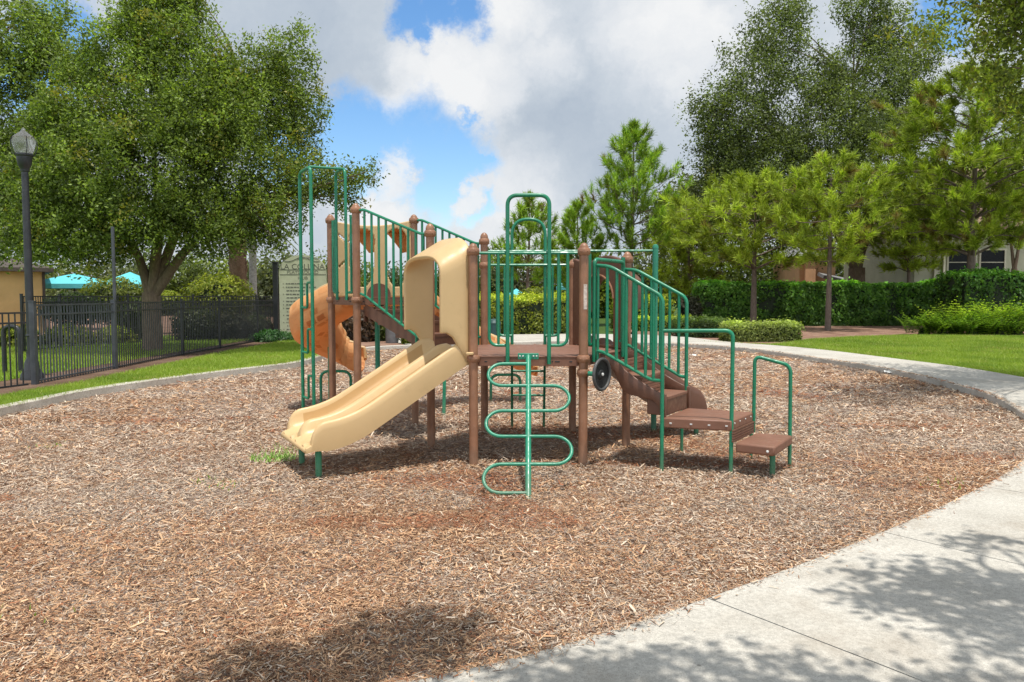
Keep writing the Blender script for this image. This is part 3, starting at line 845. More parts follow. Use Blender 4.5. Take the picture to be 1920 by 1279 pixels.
grey_w = np.clip((vnoise(cx_, cy_, 2.3, 1) * .6 + vnoise(cx_, cy_, .8, 2) * .4 - .34) * 3.4, 0, 1)
farther = np.clip((cy_ - 5) / 9, 0, .6); grey_w = np.clip(grey_w * .8 + farther * .55, 0, 1)
u = g.random(n); warm_i = np.searchsorted(np.cumsum([.24, .27, .20, .05, .03, .05, .07, .09]), u).clip(0, 7)
grey_i = np.searchsorted(np.cumsum([.08, .08, .06, .26, .24, .15, .03, .10]), u).clip(0, 7)
ci = np.where(g.random(n) < grey_w, grey_i, warm_i)
redz = np.zeros(n)
for px_a, py_a, ra, rb, th_ in ((1560, 868, .5, .14, -.5), (1700, 912, .75, .13, -.15), (1640, 800, 1.0, .2, 0), (1470, 742, 1.3, .22, .0), (1230, 790, .5, .2, 0), (620, 745, .9, .3, 0), (1850, 860, .6, .2, 0), (330, 790, .9, .2, .2), (880, 905, .6, .2, 0)):
    gx_, gy_, _ = G(px_a, py_a); dx_, dy_ = cx_ - gx_, cy_ - gy_; ux_ = dx_ * math.cos(th_) + dy_ * math.sin(th_); uy_ = -dx_ * math.sin(th_) + dy_ * math.cos(th_)
    redz = np.maximum(redz, np.exp(-((ux_ / ra) ** 2 + (uy_ / rb) ** 2)))
redp = (g.random(n) < redz * .6) | (vnoise(cx_ * .6 + cy_ * .25, cy_ * 1.3, .9, 4) > .83) & (g.random(n) < .6); ci = np.where(redp, np.where(g.random(n) < .7, 6, 2), ci)
cc = np.clip(pal[ci] * (.6 + .8 * g.random(n) ** .85)[:, None] * (.88 + .24 * vnoise(cx_, cy_, .35, 21))[:, None] * np.array((1, .985, .94)), 0, .75)
tag(np_mesh('wood_chips', Vv, 4, cc, M['chip']), kind='stuff', label='loose brown and grey shredded wood chips covering the playground', cat='mulch')
# scattered grit on top: nothing else

# --- kerbs and sidewalk
def concrete(name, c1, c2, sp=260):
    m, nt, b = newmat(name); v = coords(nt)
    f = noise(nt, v, 1.3, 7, .65); f2 = noise(nt, v, sp, 2, .5)
    base = ramp(nt, f, [(.3, c1), (.68, c2)])
    spk = maprange(nt, f2, .57, .66); base = mixc(nt, math_(nt, 'MULTIPLY', spk, .7), base, (.62, .6, .54))
    mid = maprange(nt, noise(nt, v, 45, 4, .7), .35, .65, .86, 1.12); base = mixc(nt, 1.0, base, mid, 'MULTIPLY')
    dk = maprange(nt, noise(nt, v, sp * .6, 2, .5), .58, .68); base = mixc(nt, math_(nt, 'MULTIPLY', dk, .6), base, (.15, .135, .115))
    st = maprange(nt, noise(nt, v, .9, 8, .7), .48, .72); base = mixc(nt, math_(nt, 'MULTIPLY', st, .45), base, (.25, .205, .155))
    vo = nt.nodes.new('ShaderNodeTexVoronoi'); vo.inputs['Scale'].default_value = 3.5; nt.links.new(v, vo.inputs['Vector']); sp2 = maprange(nt, vo.outputs['Distance'], .02, .04, 1, 0); base = mixc(nt, math_(nt, 'MULTIPLY', sp2, .6), base, (.12, .10, .08))
    nt.links.new(base, b.inputs['Base Color']); b.inputs['Roughness'].default_value = .85; b.inputs['Specular IOR Level'].default_value = .25
    bump(nt, b, math_(nt, 'ADD', f2, math_(nt, 'MULTIPLY', f, .5)), .25, .004); return m
M['concrete'] = concrete('sidewalk_concrete', (.37, .347, .305), (.50, .475, .425))
M['kerb'] = concrete('kerb_concrete', (.38, .35, .30), (.55, .515, .45), 90)
def offset_line(line, d):
    out = []; n = len(line)
    for i in range(n):
        a = Vector(line[max(0, i - 1)]); b = Vector(line[min(n - 1, i + 1)]); t = (b - a).normalized()
        out.append((line[i][0] + t.y * d, line[i][1] - t.x * d))
    return out
def resample(line, step):
    out = [line[0]]; acc = 0
    for i in range(1, len(line)):
        a, b = Vector(line[i - 1]), Vector(line[i]); l = (b - a).length
        while acc + l >= step:
            t = (step - acc) / l; a = a.lerp(b, t); out.append((a.x, a.y)); l = (b - a).length; acc = 0
        acc += l
    return out
pin = resample(innerS, .125)
def ptop(x, y): return .03 + .075 * max(0, min(1, (y - 4.5) / 7))
mb = MB(); wid = 1.85; pout = offset_line(pin, wid)
slab = 15; off0 = 0
# align one joint with (1.065, 4.088)
j0 = min(range(len(pin)), key=lambda i: (pin[i][0] - 1.065) ** 2 + (pin[i][1] - 4.088) ** 2) % slab
starts = list(range(j0 - slab, len(pin), slab))
for s0 in starts:
    i0, i1 = max(0, s0), min(len(pin) - 1, s0 + slab)
    if i1 - i0 < 1: continue
    def P_(i, side, endsh):
        p = Vector(pin[i]); q = Vector(pout[i]); r_ = p.lerp(q, side)
        t = (Vector(pin[min(i + 1, len(pin) - 1)]) - Vector(pin[max(i - 1, 0)])).normalized()
        r_ = r_ + t * endsh; return (r_.x, r_.y)
    rows = []
    for i in range(i0, i1 + 1):
        e = .005 if i == i0 else (-.005 if i == i1 else 0)
        pr = []
        for side, dz in ((0, -.25), (0, -.012), (.006, 0), (.5, .004), (.994, 0), (1, -.012), (1, -.25)):
            x, y = P_(i, side, e); pr.append((x, y, ptop(x, y) + dz))
        rows.append(pr)
    o0 = len(mb.v); mb.grid(rows); m_ = len(rows[0])
    mb.add(rows[0], [tuple(range(m_))]); mb.add(rows[-1], [tuple(reversed(range(m_)))])
tag(mb.build('sidewalk', M['concrete'], smooth=30), kind='structure')
# plaza at the back
pl = [(5.1, 25.5), (6.35, 24.05), (8.0, 24.9), (7.3, 26.6), (6.68, 29.4), (5.2, 31.5), (2.4, 32.0), (-.9, 31.2), (-4.0, 29.6), (-4.4, 27.0), (-3.1, 24.5), (-.7, 25.7), (2.0, 26.8)]
mb = MB(); mb.prism(pl, -.2, .095); tag(mb.build('plaza_pavement', M['concrete'], smooth=0), kind='structure')
# left kerb
mb = MB(); lo_ = resample(leftS + [], .15); lo2 = offset_line(lo_, .17)
seg = 13
for s0 in range(0, len(lo_), seg):
    i1 = min(len(lo_) - 1, s0 + seg)
    if i1 - s0 < 1: continue
    rows = []
    for i in range(s0, i1 + 1):
        (x0, y0), (x1, y1) = lo_[i], lo2[i]
        e = .004 if i == s0 else (-.004 if i == i1 else 0); zj = .004 * math.sin(s0 * 1.7)
        rows.append([(x0, y0 + e, -.2), (x0, y0 + e, .12 + zj), (x0 + (x1 - x0) * .08, y0 + e, .135 + zj), (x0 + (x1 - x0) * .92, y1 + e, .135 + zj), (x1, y1 + e, .12 + zj), (x1, y1 + e, -.2)])
    mb.grid(rows); m_ = len(rows[0]); mb.add(rows[0], [tuple(range(m_))[::-1]]); mb.add(rows[-1], [tuple(range(m_))])
tag(mb.build('kerb', M['kerb'], smooth=30), kind='structure')
mb = MB(); bk = resample([(-4.9, 21.2)] + backS[::-1], .15) if False else resample(backS, .15)
bk2 = offset_line(bk, .16); rows = []
for i in range(len(bk)):
    (x0, y0), (x1, y1) = bk[i], bk2[i]; rows.append([(x0, y0, -.2), (x0, y0, .105), (x0 * .9 + x1 * .1, y0 * .9 + y1 * .1, .115), (x1, y1, .115), (x1, y1, -.2)])
mb.grid(rows); tag(mb.build('kerb', M['kerb'], smooth=30), kind='structure')

# --- lawns
outS = [pout[i] for i in range(0, len(pout), 4)]
lawnR = [p for p in outS if p[1] > 6 and p[0] > 5] + [(8.3, 25.0), (9.3, 26.0), (10.6, 27.7), (13, 29.6), (16.1, 31.0), (19.7, 30.2), (24, 30), (26, 24), (24, 12), (16, 5), (8, 5)]
M['bedR'] = M['bed']
sheet('lawn', lawnR, .06, M['turf'])
bedR = [(6.7, 29.4), (7.4, 26.6), (8.3, 25.1), (9.3, 26.1), (10.6, 27.8), (13, 29.7), (16.1, 31.1), (19.7, 30.3), (24, 30.1), (40, 33), (40, 60), (9, 60), (5.3, 40), (5.3, 31.6)]
sheet('planting_bed', bedR, .052, M['bed'])
fence_line = [(-8.75, 8.0), (-8.66, 12.5), (-8.35, 13.48), (-8.44, 16.4), (-8.62, 20.2), (-8.62, 22.8), (-8.68, 26.4), (-8.72, 28.6)]
stripL = leftS[::-1] + [(-4.86, 22.0), (-5.6, 24.5), (-6.5, 26.5), (-8.5, 27.0)] + [(-7.75, 26.0), (-7.85, 20), (-7.75, 16.4), (-7.7, 14), (-7.85, 12.4), (-8.0, 8), (-8.5, 2.2)]
sheet('lawn', stripL, .112, M['turf'])
poolL = [(-9.3, 2), (-9.2, 12), (-9.2, 16), (-9.2, 25.5), (-9.2, 27.0), (-9.0, 30), (-13, 30.5), (-24, 27), (-40, 20), (-40, 2)]
sheet('lawn', poolL, .09, M['turf'])
sheet('planting_bed', [(-8.3, 2.2), (-7.9, 8), (-7.75, 12.4), (-7.6, 14), (-7.65, 16.4), (-7.75, 20), (-7.65, 26.2), (-9.3, 27), (-9.3, 2.2)], .104, M['bed_dark'])
bedL = [(-4.9, 21.2), (-5.6, 24.6), (-6.5, 26.6), (-8.5, 27.1), (-8.3, 30.1), (-13, 30.6), (-24, 27.1), (-40, 22), (-40, 70), (5, 70), (-.9, 31.3), (-4.1, 29.7), (-4.5, 27.0), (-3.3, 24.4), (-4.3, 23.4)]
sheet('planting_bed', bedL, .10, M['bed'])
def grass(poly, bands, z, name, label, seed, h=.06, w=.012, base=((.12, .21, .02), (.36, .46, .07))):
    x, y, s_ = scatter(poly, bands, seed); g = np.random.default_rng(seed + 50); n = len(x)
    th = g.uniform(0, 2 * math.pi, n); H_ = h * g.uniform(.5, 1.3, n) * np.sqrt(s_); W_ = w * g.uniform(.6, 1.3, n) * s_
    d = np.stack([np.cos(th), np.sin(th), np.zeros(n)], 1); p = np.stack([x, y, np.full(n, z)], 1)
    lean = np.stack([g.normal(0, .5, n), g.normal(0, .5, n), np.ones(n)], 1)
    tip = p + lean * H_[:, None]
    V = np.stack([p - d * W_[:, None] / 2, p + d * W_[:, None] / 2, tip], 1).reshape(-1, 3)
    f = np.clip(vnoise(x, y, 1.1, seed) * .55 + vnoise(x, y, .35, seed + 1) * .3 + g.random(n) * .3 - .08, 0, 1)[:, None]
    c = np.array(base[0]) * (1 - f) + np.array(base[1]) * f
    dry = g.random(n) < .04 + .22 * (vnoise(x, y, .8, seed + 2) > .72); c[dry] = np.array((.40, .38, .12)) * g.uniform(.8, 1.2, dry.sum())[:, None]
    return tag(np_mesh(name, V, 3, c, M['grass']), label=label, cat='grass', kind='stuff')
grass(lawnR, [(8, 14, 1500, .8), (14, 20, 2000, 1.0), (20, 26, 1300, 1.4), (26, 31.5, 1000, 1.7)], .06, 'grass', 'bright green mown lawn grass beside the curving sidewalk', 11, .07, .013)
grass(stripL, [(9, 14, 2600, .8), (14, 20, 1700, 1.1), (20, 27, 1000, 1.5)], .112, 'grass', 'strip of green grass between the kerb and black fence', 12, .06, .012)
grass(poolL, [(11, 17, 700, 1.1), (17, 30, 500, 1.6)], .09, 'grass', 'shaded lawn grass behind the black fence', 13, .07, .013)
# weeds sprouting from the mulch
Vw = []
for k, (px, py, nb, hh) in enumerate(((395, 905, 26, .035), (90, 838, 26, .035), (72, 1148, 10, .03), (1240, 668, 30, .05), (1785, 912, 16, .04), (430, 915, 16, .03), (540, 846, 40, .05))):
    x0, y0, _ = G(px, py); g = np.random.default_rng(80 + k)
    x = g.normal(x0, .12, nb); y = g.normal(y0, .10, nb); th = g.uniform(0, 6.3, nb)
    d = np.stack([np.cos(th), np.sin(th), np.zeros(nb)], 1); p = np.stack([x, y, np.full(nb, .01)], 1)
    tip = p + np.stack([g.normal(0, .6, nb), g.normal(0, .6, nb), np.ones(nb)], 1) * (hh * g.uniform(.6, 1.4, nb))[:, None]
    Vw.append(np.stack([p - d * .005, p + d * .005, tip], 1).reshape(-1, 3))
Vw = np.concatenate(Vw); g = np.random.default_rng(88)
tag(np_mesh('grass', Vw, 3, np.array((.2, .36, .04)) * g.uniform(.6, 1.4, len(Vw) // 3)[:, None], M['grass']), 'sparse green sprouts coming up through the mulch', 'grass', kind='stuff')
x0, y0, _ = G(515, 862); mb = MB()
mb.v.append((x0, y0, .0))
for k in range(150):
    a = random.uniform(0, 6.28); r_ = .20 * math.sqrt(random.random()); bx, by = x0 + r_ * math.cos(a) * 1.2, y0 + r_ * math.sin(a); h_ = random.uniform(.03, .10); th = random.uniform(0, 6.28)
    o_ = len(mb.v); mb.v += [(bx - .005, by, .012), (bx + .005, by + .002, .012), (bx + random.gauss(0, .035), by + random.gauss(0, .035), h_)]
    mb.f += [(0, o_, o_ + 1), (o_, o_ + 1, o_ + 2)]; mb.m += [0, 0]
M['weed'] = mottled('weed_green', (.2, .36, .05), .4, .6, 30)
tag(mb.build('grass_tuft', M['weed'], smooth=0), 'largest tuft of green grass sprouting by the foot of the tan slide', 'weed')
# litter
def paper(px, py, w, label):
    x, y, _ = G(px, py); mb = MB(); rows = []
    for i in range(5): rows.append([(x + (i / 4 - .5) * w + random.uniform(-.01, .01), y + (j / 3 - .5) * w * .6, .03 + random.uniform(0, .05)) for j in range(4)])
    mb.grid(rows); tag(mb.build('paper_litter', M['litter'], smooth=0, solid=.004), label, 'litter')
paper(1668, 702, .24, 'crumpled white paper litter on mulch below the far sidewalk edge')
paper(1299, 669, .2, 'flat white paper scrap on mulch behind the step handrail')

# ==================================================================== FENCES
def fence(line, zt, zb, parent, mat, sp=.105, post_w=.055, post_top=.06, rails=(.0, -.17), pr=.009, drop=None, posts=None):
    for i, (x, y) in enumerate(line):
        if posts and not posts[i]: continue
        mb = MB(); mb.box((x, y, (zt + post_top) / 2), (post_w * (1.6 if posts and posts[i] == 2 else 1), post_w * (1.6 if posts and posts[i] == 2 else 1), zt + post_top), 0)
        w2 = post_w * (1.6 if posts and posts[i] == 2 else 1)
        mb.box((x, y, zt + post_top + .008), (w2 + .014, w2 + .014, .016), 0); mb.build('post', mat, parent, bevel=.004)
    for i in range(len(line) - 1):
        a = Vector((*line[i], 0)); b = Vector((*line[i + 1], 0)); d = (b - a); Ln = d.length; d.normalize(); an = math.atan2(d.y, d.x)
        mb = MB(); dz = drop[i] if drop else 0
        m_ = (a + b) / 2
        for rz_ in [zt + q + dz for q in rails] + [zb + .06]:
            mb.box((m_.x, m_.y, rz_), (Ln - post_w, .032, .03), an)
        k = int(Ln / sp)
        for j in range(1, k):
            p = a.lerp(b, j / k); mb.box((p.x, p.y, (zt + dz + .004 + zb) / 2), (pr * 2, pr * 2, zt + dz - .03 - zb + .02), an)
        mb.build('fence_panel', mat, parent)
fr_ = empty('picket_fence', (-8.5, 20, 0), 'black metal picket fence running along the grass strip to the sign', 'fence')
fence(fence_line[3:], 1.5, .08, fr_, M['black'])
ga = empty('fence_gate', (-8.4, 15, 0), 'weathered dark metal gate section between two thick posts beside the street lamp', 'gate')
fence(fence_line[2:4], 1.49, .1, ga, M['fence_grey'], posts=[2, 2], rails=(0, -.17), sp=.1)
f2 = empty('picket_fence', (-8.7, 11, 0), 'lower black picket fence in front of the street lamp and hoop rack', 'fence')
fence(fence_line[:2] + [(-8.40, 13.40)], 1.36, .06, f2, M['black'], posts=[1, 1, 0], sp=.105)
f3 = empty('picket_fence', (-13, 27, 0), 'further black picket fence along the shrub bed behind the oak trunk', 'fence')
bl = [(xAt(40, 21), 21.0), (xAt(112, 23), 23.0), (xAt(240, 25), 25), (xAt(362, 27), 27.), (xAt(480, 29.5), 29.5), (xAt(560, 31.5), 31.5)]
fence(bl, 1.64, .1, f3, M['black'], sp=.115, pr=.010, post_w=.06)

# ==================================================================== STREET LAMP
lx, ly = xAt(61, 14.3, 0), 14.3
lamp = empty('street_lamp', (lx, ly, 0), 'black post lamp with clear acorn globe standing behind the gate', 'street lamp')
mb = MB(); zg = zAt(292, ly); mb.tube([(lx, ly, .3), (lx, ly, zg - .25)], [.075, .058], 16)
mb.lathe((lx, ly, .9), [(.075, 0), (.085, .02), (.075, .05)], 16); pole_ = mb.build('pole', M['black'], lamp)
mb = MB(); mb.lathe((lx, ly, 0), [(.24, 0), (.24, .07), (.2, .1), (.19, .2), (.13, .3), (.12, .42), (.085, .5), (.085, .62)], 16); mb.build('base', M['black'], lamp)
mb = MB(); mb.lathe((lx, ly, zg - .3), [(.055, 0), (.075, .02), (.075, .06), (.10, .1), (.125, .2), (.13, .28), (.15, .3), (.15, .33)], 16); mb.build('capital', M['black'], lamp)
def glass_mat():
    m, nt, b = newmat('prismatic_glass'); b.inputs['Base Color'].default_value = (.72, .72, .66, 1); b.inputs['Roughness'].default_value = .12
    b.inputs['Transmission Weight'].default_value = .85
    w = nt.nodes.new('ShaderNodeTexWave'); w.inputs['Scale'].default_value = 14; nt.links.new(coords(nt), w.inputs['Vector']); bump(nt, b, w.outputs['Fac'], .5, .01); return m
M['glass'] = glass_mat()
hg = zAt(240, ly) - zg
mb = MB(); mb.lathe((lx, ly, zg), [(.115, .0), (.15, hg * .12), (.182, hg * .34), (.195, hg * .52), (.175, hg * .66)], 20); mb.build('globe', M['glass'], lamp)
mb = MB(); mb.lathe((lx, ly, zg + hg * .66), [(.175, 0), (.14, hg * .07), (.08, hg * .16), (.045, hg * .22), (.03, hg * .26), (.03, hg * .32), (.002, hg * .36)], 20); mb.build('globe_cap', M['glass'], lamp)
for k in range(4):
    mb = MB(); a = R(45 + 90 * k); mb.tube([(lx + math.cos(a) * r_, ly + math.sin(a) * r_, zg + hg * z) for r_, z in ((.15, 0), (.215, .3), (.21, .5), (.17, .67))], .008, 6); mb.build('cage_bar', M['black'], lamp)
# slim pole beside the fence
px_ = xAt(215, 16.9); mb = MB(); mb.tube([(px_, 16.9, -.05), (px_, 16.9, zAt(425, 16.9))], .035, 12); mb.lathe((px_, 16.9, 0), [(.09, 0), (.09, .05), (.04, .1)], 12)
tag(mb.build('steel_pole', M['fence_grey']), 'slender grey pole rising beside the thick fence post', 'pole')
# black hoop racks behind the fence
for k, (a_, b_) in enumerate(((4, 34),)):
    y0 = 15.6; mb = MB(); mb.tube(rounded([(xAt(a_, y0), y0, -.02), (xAt(a_, y0), y0, zAt(612, y0)), (xAt(b_, y0), y0, zAt(612, y0)), (xAt(b_, y0), y0, -.02)], .16, 8), .045, 12)
    tag(mb.build('hoop_rack', M['black']), 'black hoop rack on the grass behind the lower fence', 'bike rack')

# ==================================================================== SIGN
ys_ = 27.6; sx0, sx1 = xAt(524, ys_), xAt(613, ys_)
sign = empty('rules_sign', ((sx0 + sx1) / 2, ys_, 0), 'arched pale green playground rules sign between black posts', 'sign')
M['sign'] = mottled('sign_face', (.50, .52, .36), .12, .5, 2, 60, .02, ((.62, .64, .5), .5))
M['ink'] = mottled('sign_ink', (.12, .125, .10), .1, .5)
zs0, zs1, zsa = .15, zAt(512, ys_), zAt(478, ys_)
mb = MB(); cxs = (sx0 + sx1) / 2; hw_ = (sx1 - sx0) / 2
prof = [(sx0, zs0)] + [(cxs - hw_ * math.cos(a), zs1 + (zsa - zs1) * math.sin(a) ** .9) for a in np.linspace(0, math.pi, 24)] + [(sx1, zs0)]
n = len(prof); mb.add([(x, ys_, z) for x, z in prof] + [(x, ys_ + .06, z) for x, z in prof], [tuple(range(n))[::-1], tuple(range(n, 2 * n))] + [(i, (i + 1) % n, (i + 1) % n + n, i + n) for i in range(n)])
board_ = mb.build('panel', M['sign'], sign, smooth=30)
for px0, top_ in ((517, 493), (619.5, 490)):
    mb = MB(); x = xAt(px0, ys_); mb.box((x, ys_ + .03, zAt(top_, ys_) / 2), (.17, .15, zAt(top_, ys_))); mb.box((x, ys_ + .03, zAt(top_, ys_) + .02), (.2, .18, .04)); mb.build('post', M['black'], sign, bevel=.01)
for py in (504, 552):
    for s_, xa in ((1, sx0), (-1, sx1)): mb = MB(); mb.box((xa - s_ * .03, ys_ + .03, zAt(py, ys_)), (.12, .05, .05)); mb.build('bracket', M['black'], sign)
def text(s, pyc, hpx, wpx, parent, name, xc=None):
    cu = bpy.data.curves.new('lettering', 'FONT'); cu.body = s; cu.align_x = 'CENTER'; cu.align_y = 'CENTER'; cu.size = 1
    to = bpy.data.objects.new('lettering_tmp', cu); col.objects.link(to)
    dg = bpy.context.evaluated_depsgraph_get(); me = bpy.data.meshes.new_from_object(to.evaluated_get(dg)); bpy.data.objects.remove(to)
    co = np.array([v.co[:] for v in me.vertices]); w = np.ptp(co[:, 0]); h = np.ptp(co[:, 1]); c0 = (co.max(0) + co.min(0)) / 2
    k = ys_ / F; o_ = frame_of(parent)
    for v in me.vertices:
        x, y = v.co.x - c0[0], v.co.y - c0[1]
        v.co = (cxs + x / w * wpx * k - o_[0], ys_ - .004 - o_[1], zAt(pyc, ys_) + y / h * hpx * k - o_[2])
    me.materials.clear(); me.materials.append(M['ink'])
    ob = bpy.data.objects.new(name, me); col.objects.link(ob); ob.parent = parent; return ob
text('LA COLLINA', 500, 10, 82, board_, 'lettering'); text('PLAYGROUND', 510.5, 6.2, 58, board_, 'lettering'); text('HUB', 521.5, 6, 18, board_, 'lettering')
mb = MB(); k = ys_ / F
for py in (505.8, 515): mb.box((cxs, ys_ - .004, zAt(py, ys_)), (hw_ * 2 * .97, .004, 1.0 * k))
mb.tube([(cxs + x * k, ys_ - .004, zAt(486 - 4 * math.cos(x / 26 * 3.1) , ys_)) for x in range(-34, 35, 3)], .5 * k, 4)
mb.tube([(cxs + x * k, ys_ - .004, zAt(486 - 3 * math.cos((x - 12) / 16), ys_)) for x in range(-14, 37, 3)], .45 * k, 4)
mb.build('emblem', M['ink'], board_)
# rules too small to read in the photograph: rows of thin strokes
mb = MB(); g = np.random.default_rng(2); py = 532.
rows_ = [(1, .55), (1, .8), (0, .45), (1, .75), (0, .5), (1, .62), (1, .78), (1, .7), (0, .5), (1, .66), (0, .45), (1, .6), (0, .4), (1, .58), (0, .42)]
for first, ln in rows_:
    x = cxs - 37 * k + (0 if first else 6 * k)
    if first: mb.box((x, ys_ - .004, zAt(py, ys_)), (1.2 * k, .004, 2.2 * k)); x += 5 * k
    xe = x + ln * 70 * k
    while x < xe:
        w = g.uniform(2, 7) * k; mb.box((x + w / 2, ys_ - .004, zAt(py, ys_)), (w, .004, 1.9 * k)); x += w + 1.4 * k
    py += 6.6
mb.build('small_print', M['ink'], board_)

# ==================================================================== VEGETATION
def leaves(centers, size, cols, parent, name, mat, g, up=.6, aspect=.5, normals=None):
    n = len(centers)
    nn = g.normal(0, 1, (n, 3)); nn[:, 2] += up
    if normals is not None: nn = nn * .55 + normals * 1.0
    nn = unit(nn); t = unit(np.cross(nn, g.normal(0, 1, (n, 3)))); b = np.cross(nn, t)
    L_ = (size * g.uniform(.45, 1.4, n))[:, None]; W_ = L_ * aspect
    V = np.stack([centers - t * L_ / 2, centers + b * W_ / 2 + t * L_ * .05, centers + t * L_ / 2, centers - b * W_ / 2 + t * L_ * .05], 1).reshape(-1, 3)
    return np_mesh(name, V, 4, cols, mat, parent)
def palette(n, g, base, bright, dark=None, yellow=0, tone=None):
    f = g.random(n)[:, None]; c = np.array(base) * (1 - f) + np.array(bright) * f
    c = c * g.uniform(.7, 1.25, n)[:, None]
    if tone is not None: c = c * tone[:, None]
    if yellow:
        k = g.random(n) < yellow; c[k] = np.array((.26, .24, .035)) * g.uniform(.7, 1.2, k.sum())[:, None]
    return c
def bark(name, c, sc_=(6, 6, 1.5)):
    m, nt, b = newmat(name); v = coords(nt, 'Object', sc_)
    f = noise(nt, v, 4, 8, .7); nt.links.new(ramp(nt, f, [(.3, tuple(x * .5 for x in c)), (.7, tuple(x * 1.4 for x in c))]), b.inputs['Base Color'])
    b.inputs['Roughness'].default_value = .9; bump(nt, b, f, .8, .04); return m
M['bark'] = bark('oak_bark', (.19, .135, .095)); M['pbark'] = bark('pine_bark', (.15, .11, .085)); M['palm'] = bark('palm_bark', (.17, .10, .06), (3, 3, 8)); M['royal'] = bark('pale_palm_bark', (.36, .35, .32), (2, 2, 6))
def oak(name, label, base, forks, lobes, nleaf, size, base_c, bright_c, seed, tr=.16, yellow=.03, fork_z=1.4, group=None, cluster_n=42, cr=.42, spr=.1):
    """forks: points the main limbs reach; lobes: (centre, radii, weight)"""
    g = np.random.default_rng(seed); rd = random.Random(seed)
    t = empty(name, base, label, 'tree', group)
    mb = MB(); b = Vector(base); fz = b + Vector((0, 0, fork_z))
    mb.tube([b + Vector((0, 0, -.1)), b + Vector((0, 0, .12)), b + Vector((rd.uniform(-.03, .03), 0, fork_z * .5)), fz], [tr * 1.35, tr * 1.1, tr, tr * .95], 14)
    ends = []
    for f in forks:
        f = Vector(f); mid = fz.lerp(f, .45) + Vector((rd.uniform(-.2, .2), rd.uniform(-.2, .2), .15))
        C = spline([fz - Vector((0, 0, .15)), mid, f], 8); rr = np.linspace(tr * .62, tr * .22, len(C)); mb.tube(C, list(rr), 10); ends.append(C)
    cent = []; wts = np.array([w * (r_[0] * r_[1] * r_[2]) ** .67 for _, r_, w in lobes]); wts /= wts.sum()
    tot = int(nleaf / cluster_n)
    for (c, r_, w), q in zip(lobes, wts):
        k = max(3, int(tot * q)); d = unit(g.normal(0, 1, (k, 3))); rad = g.uniform(.35, 1.0, k) ** .55
        bumps = 1 + np.where(g.random(k) < spr, g.uniform(.1, .45, k), 0) + .25 * np.sin(d[:, 0] * 5 + seed) * np.cos(d[:, 2] * 6 + seed * 2) + g.normal(0, .07, k)
        cent.append(np.array(c) + d * (rad * bumps)[:, None] * np.array(r_))
        # limb into each lobe
        src = min((p for C in ends for p in C[len(C) // 2:]), key=lambda p: (p - Vector(c)).length)
        for _ in range(3):
            tgt = Vector(c) + Vector((rd.uniform(-.7, .7) * r_[0], rd.uniform(-.7, .7) * r_[1], rd.uniform(-.5, .8) * r_[2]))
            md = src.lerp(tgt, .5) + Vector((rd.uniform(-.25, .25), rd.uniform(-.25, .25), rd.uniform(-.1, .3)))
            C = spline([src, md, tgt], 5); mb.tube(C, list(np.linspace(tr * .13, .008, len(C))), 6)
    mb.build('trunk', M['bark'], t, smooth=60)
    cent = np.concatenate(cent); m = len(cent)
    # sprays: elongated clusters of leaves
    ax = unit(g.normal(0, 1, (m, 3)) + np.array([0, 0, .35])); 
    idx = np.repeat(np.arange(m), cluster_n); n = len(idx)
    P = cent[idx] + ax[idx] * (g.uniform(-1, 1.2, n) * cr * 1.25)[:, None] + g.normal(0, cr * .38, (n, 3))
    tone = (g.uniform(.55, 1.45, m) ** 1.2)[idx]
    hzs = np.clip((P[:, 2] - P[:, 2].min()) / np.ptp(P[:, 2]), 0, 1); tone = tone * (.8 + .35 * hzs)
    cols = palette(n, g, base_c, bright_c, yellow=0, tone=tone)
    yk = (g.random(m) < yellow)[idx]; cols[yk] = np.array((.23, .22, .035)) * g.uniform(.7, 1.25, yk.sum())[:, None]
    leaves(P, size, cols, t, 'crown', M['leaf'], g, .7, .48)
    return t
def lobeY(px, py, Y, rpx, ry=None, w=1, rz=None):
    c = A(px, py, Y); k = Y / F; return (c, (rpx * k, (ry if ry else rpx * k * .8), (rz or rpx) * k), w)
Yo = 21.8
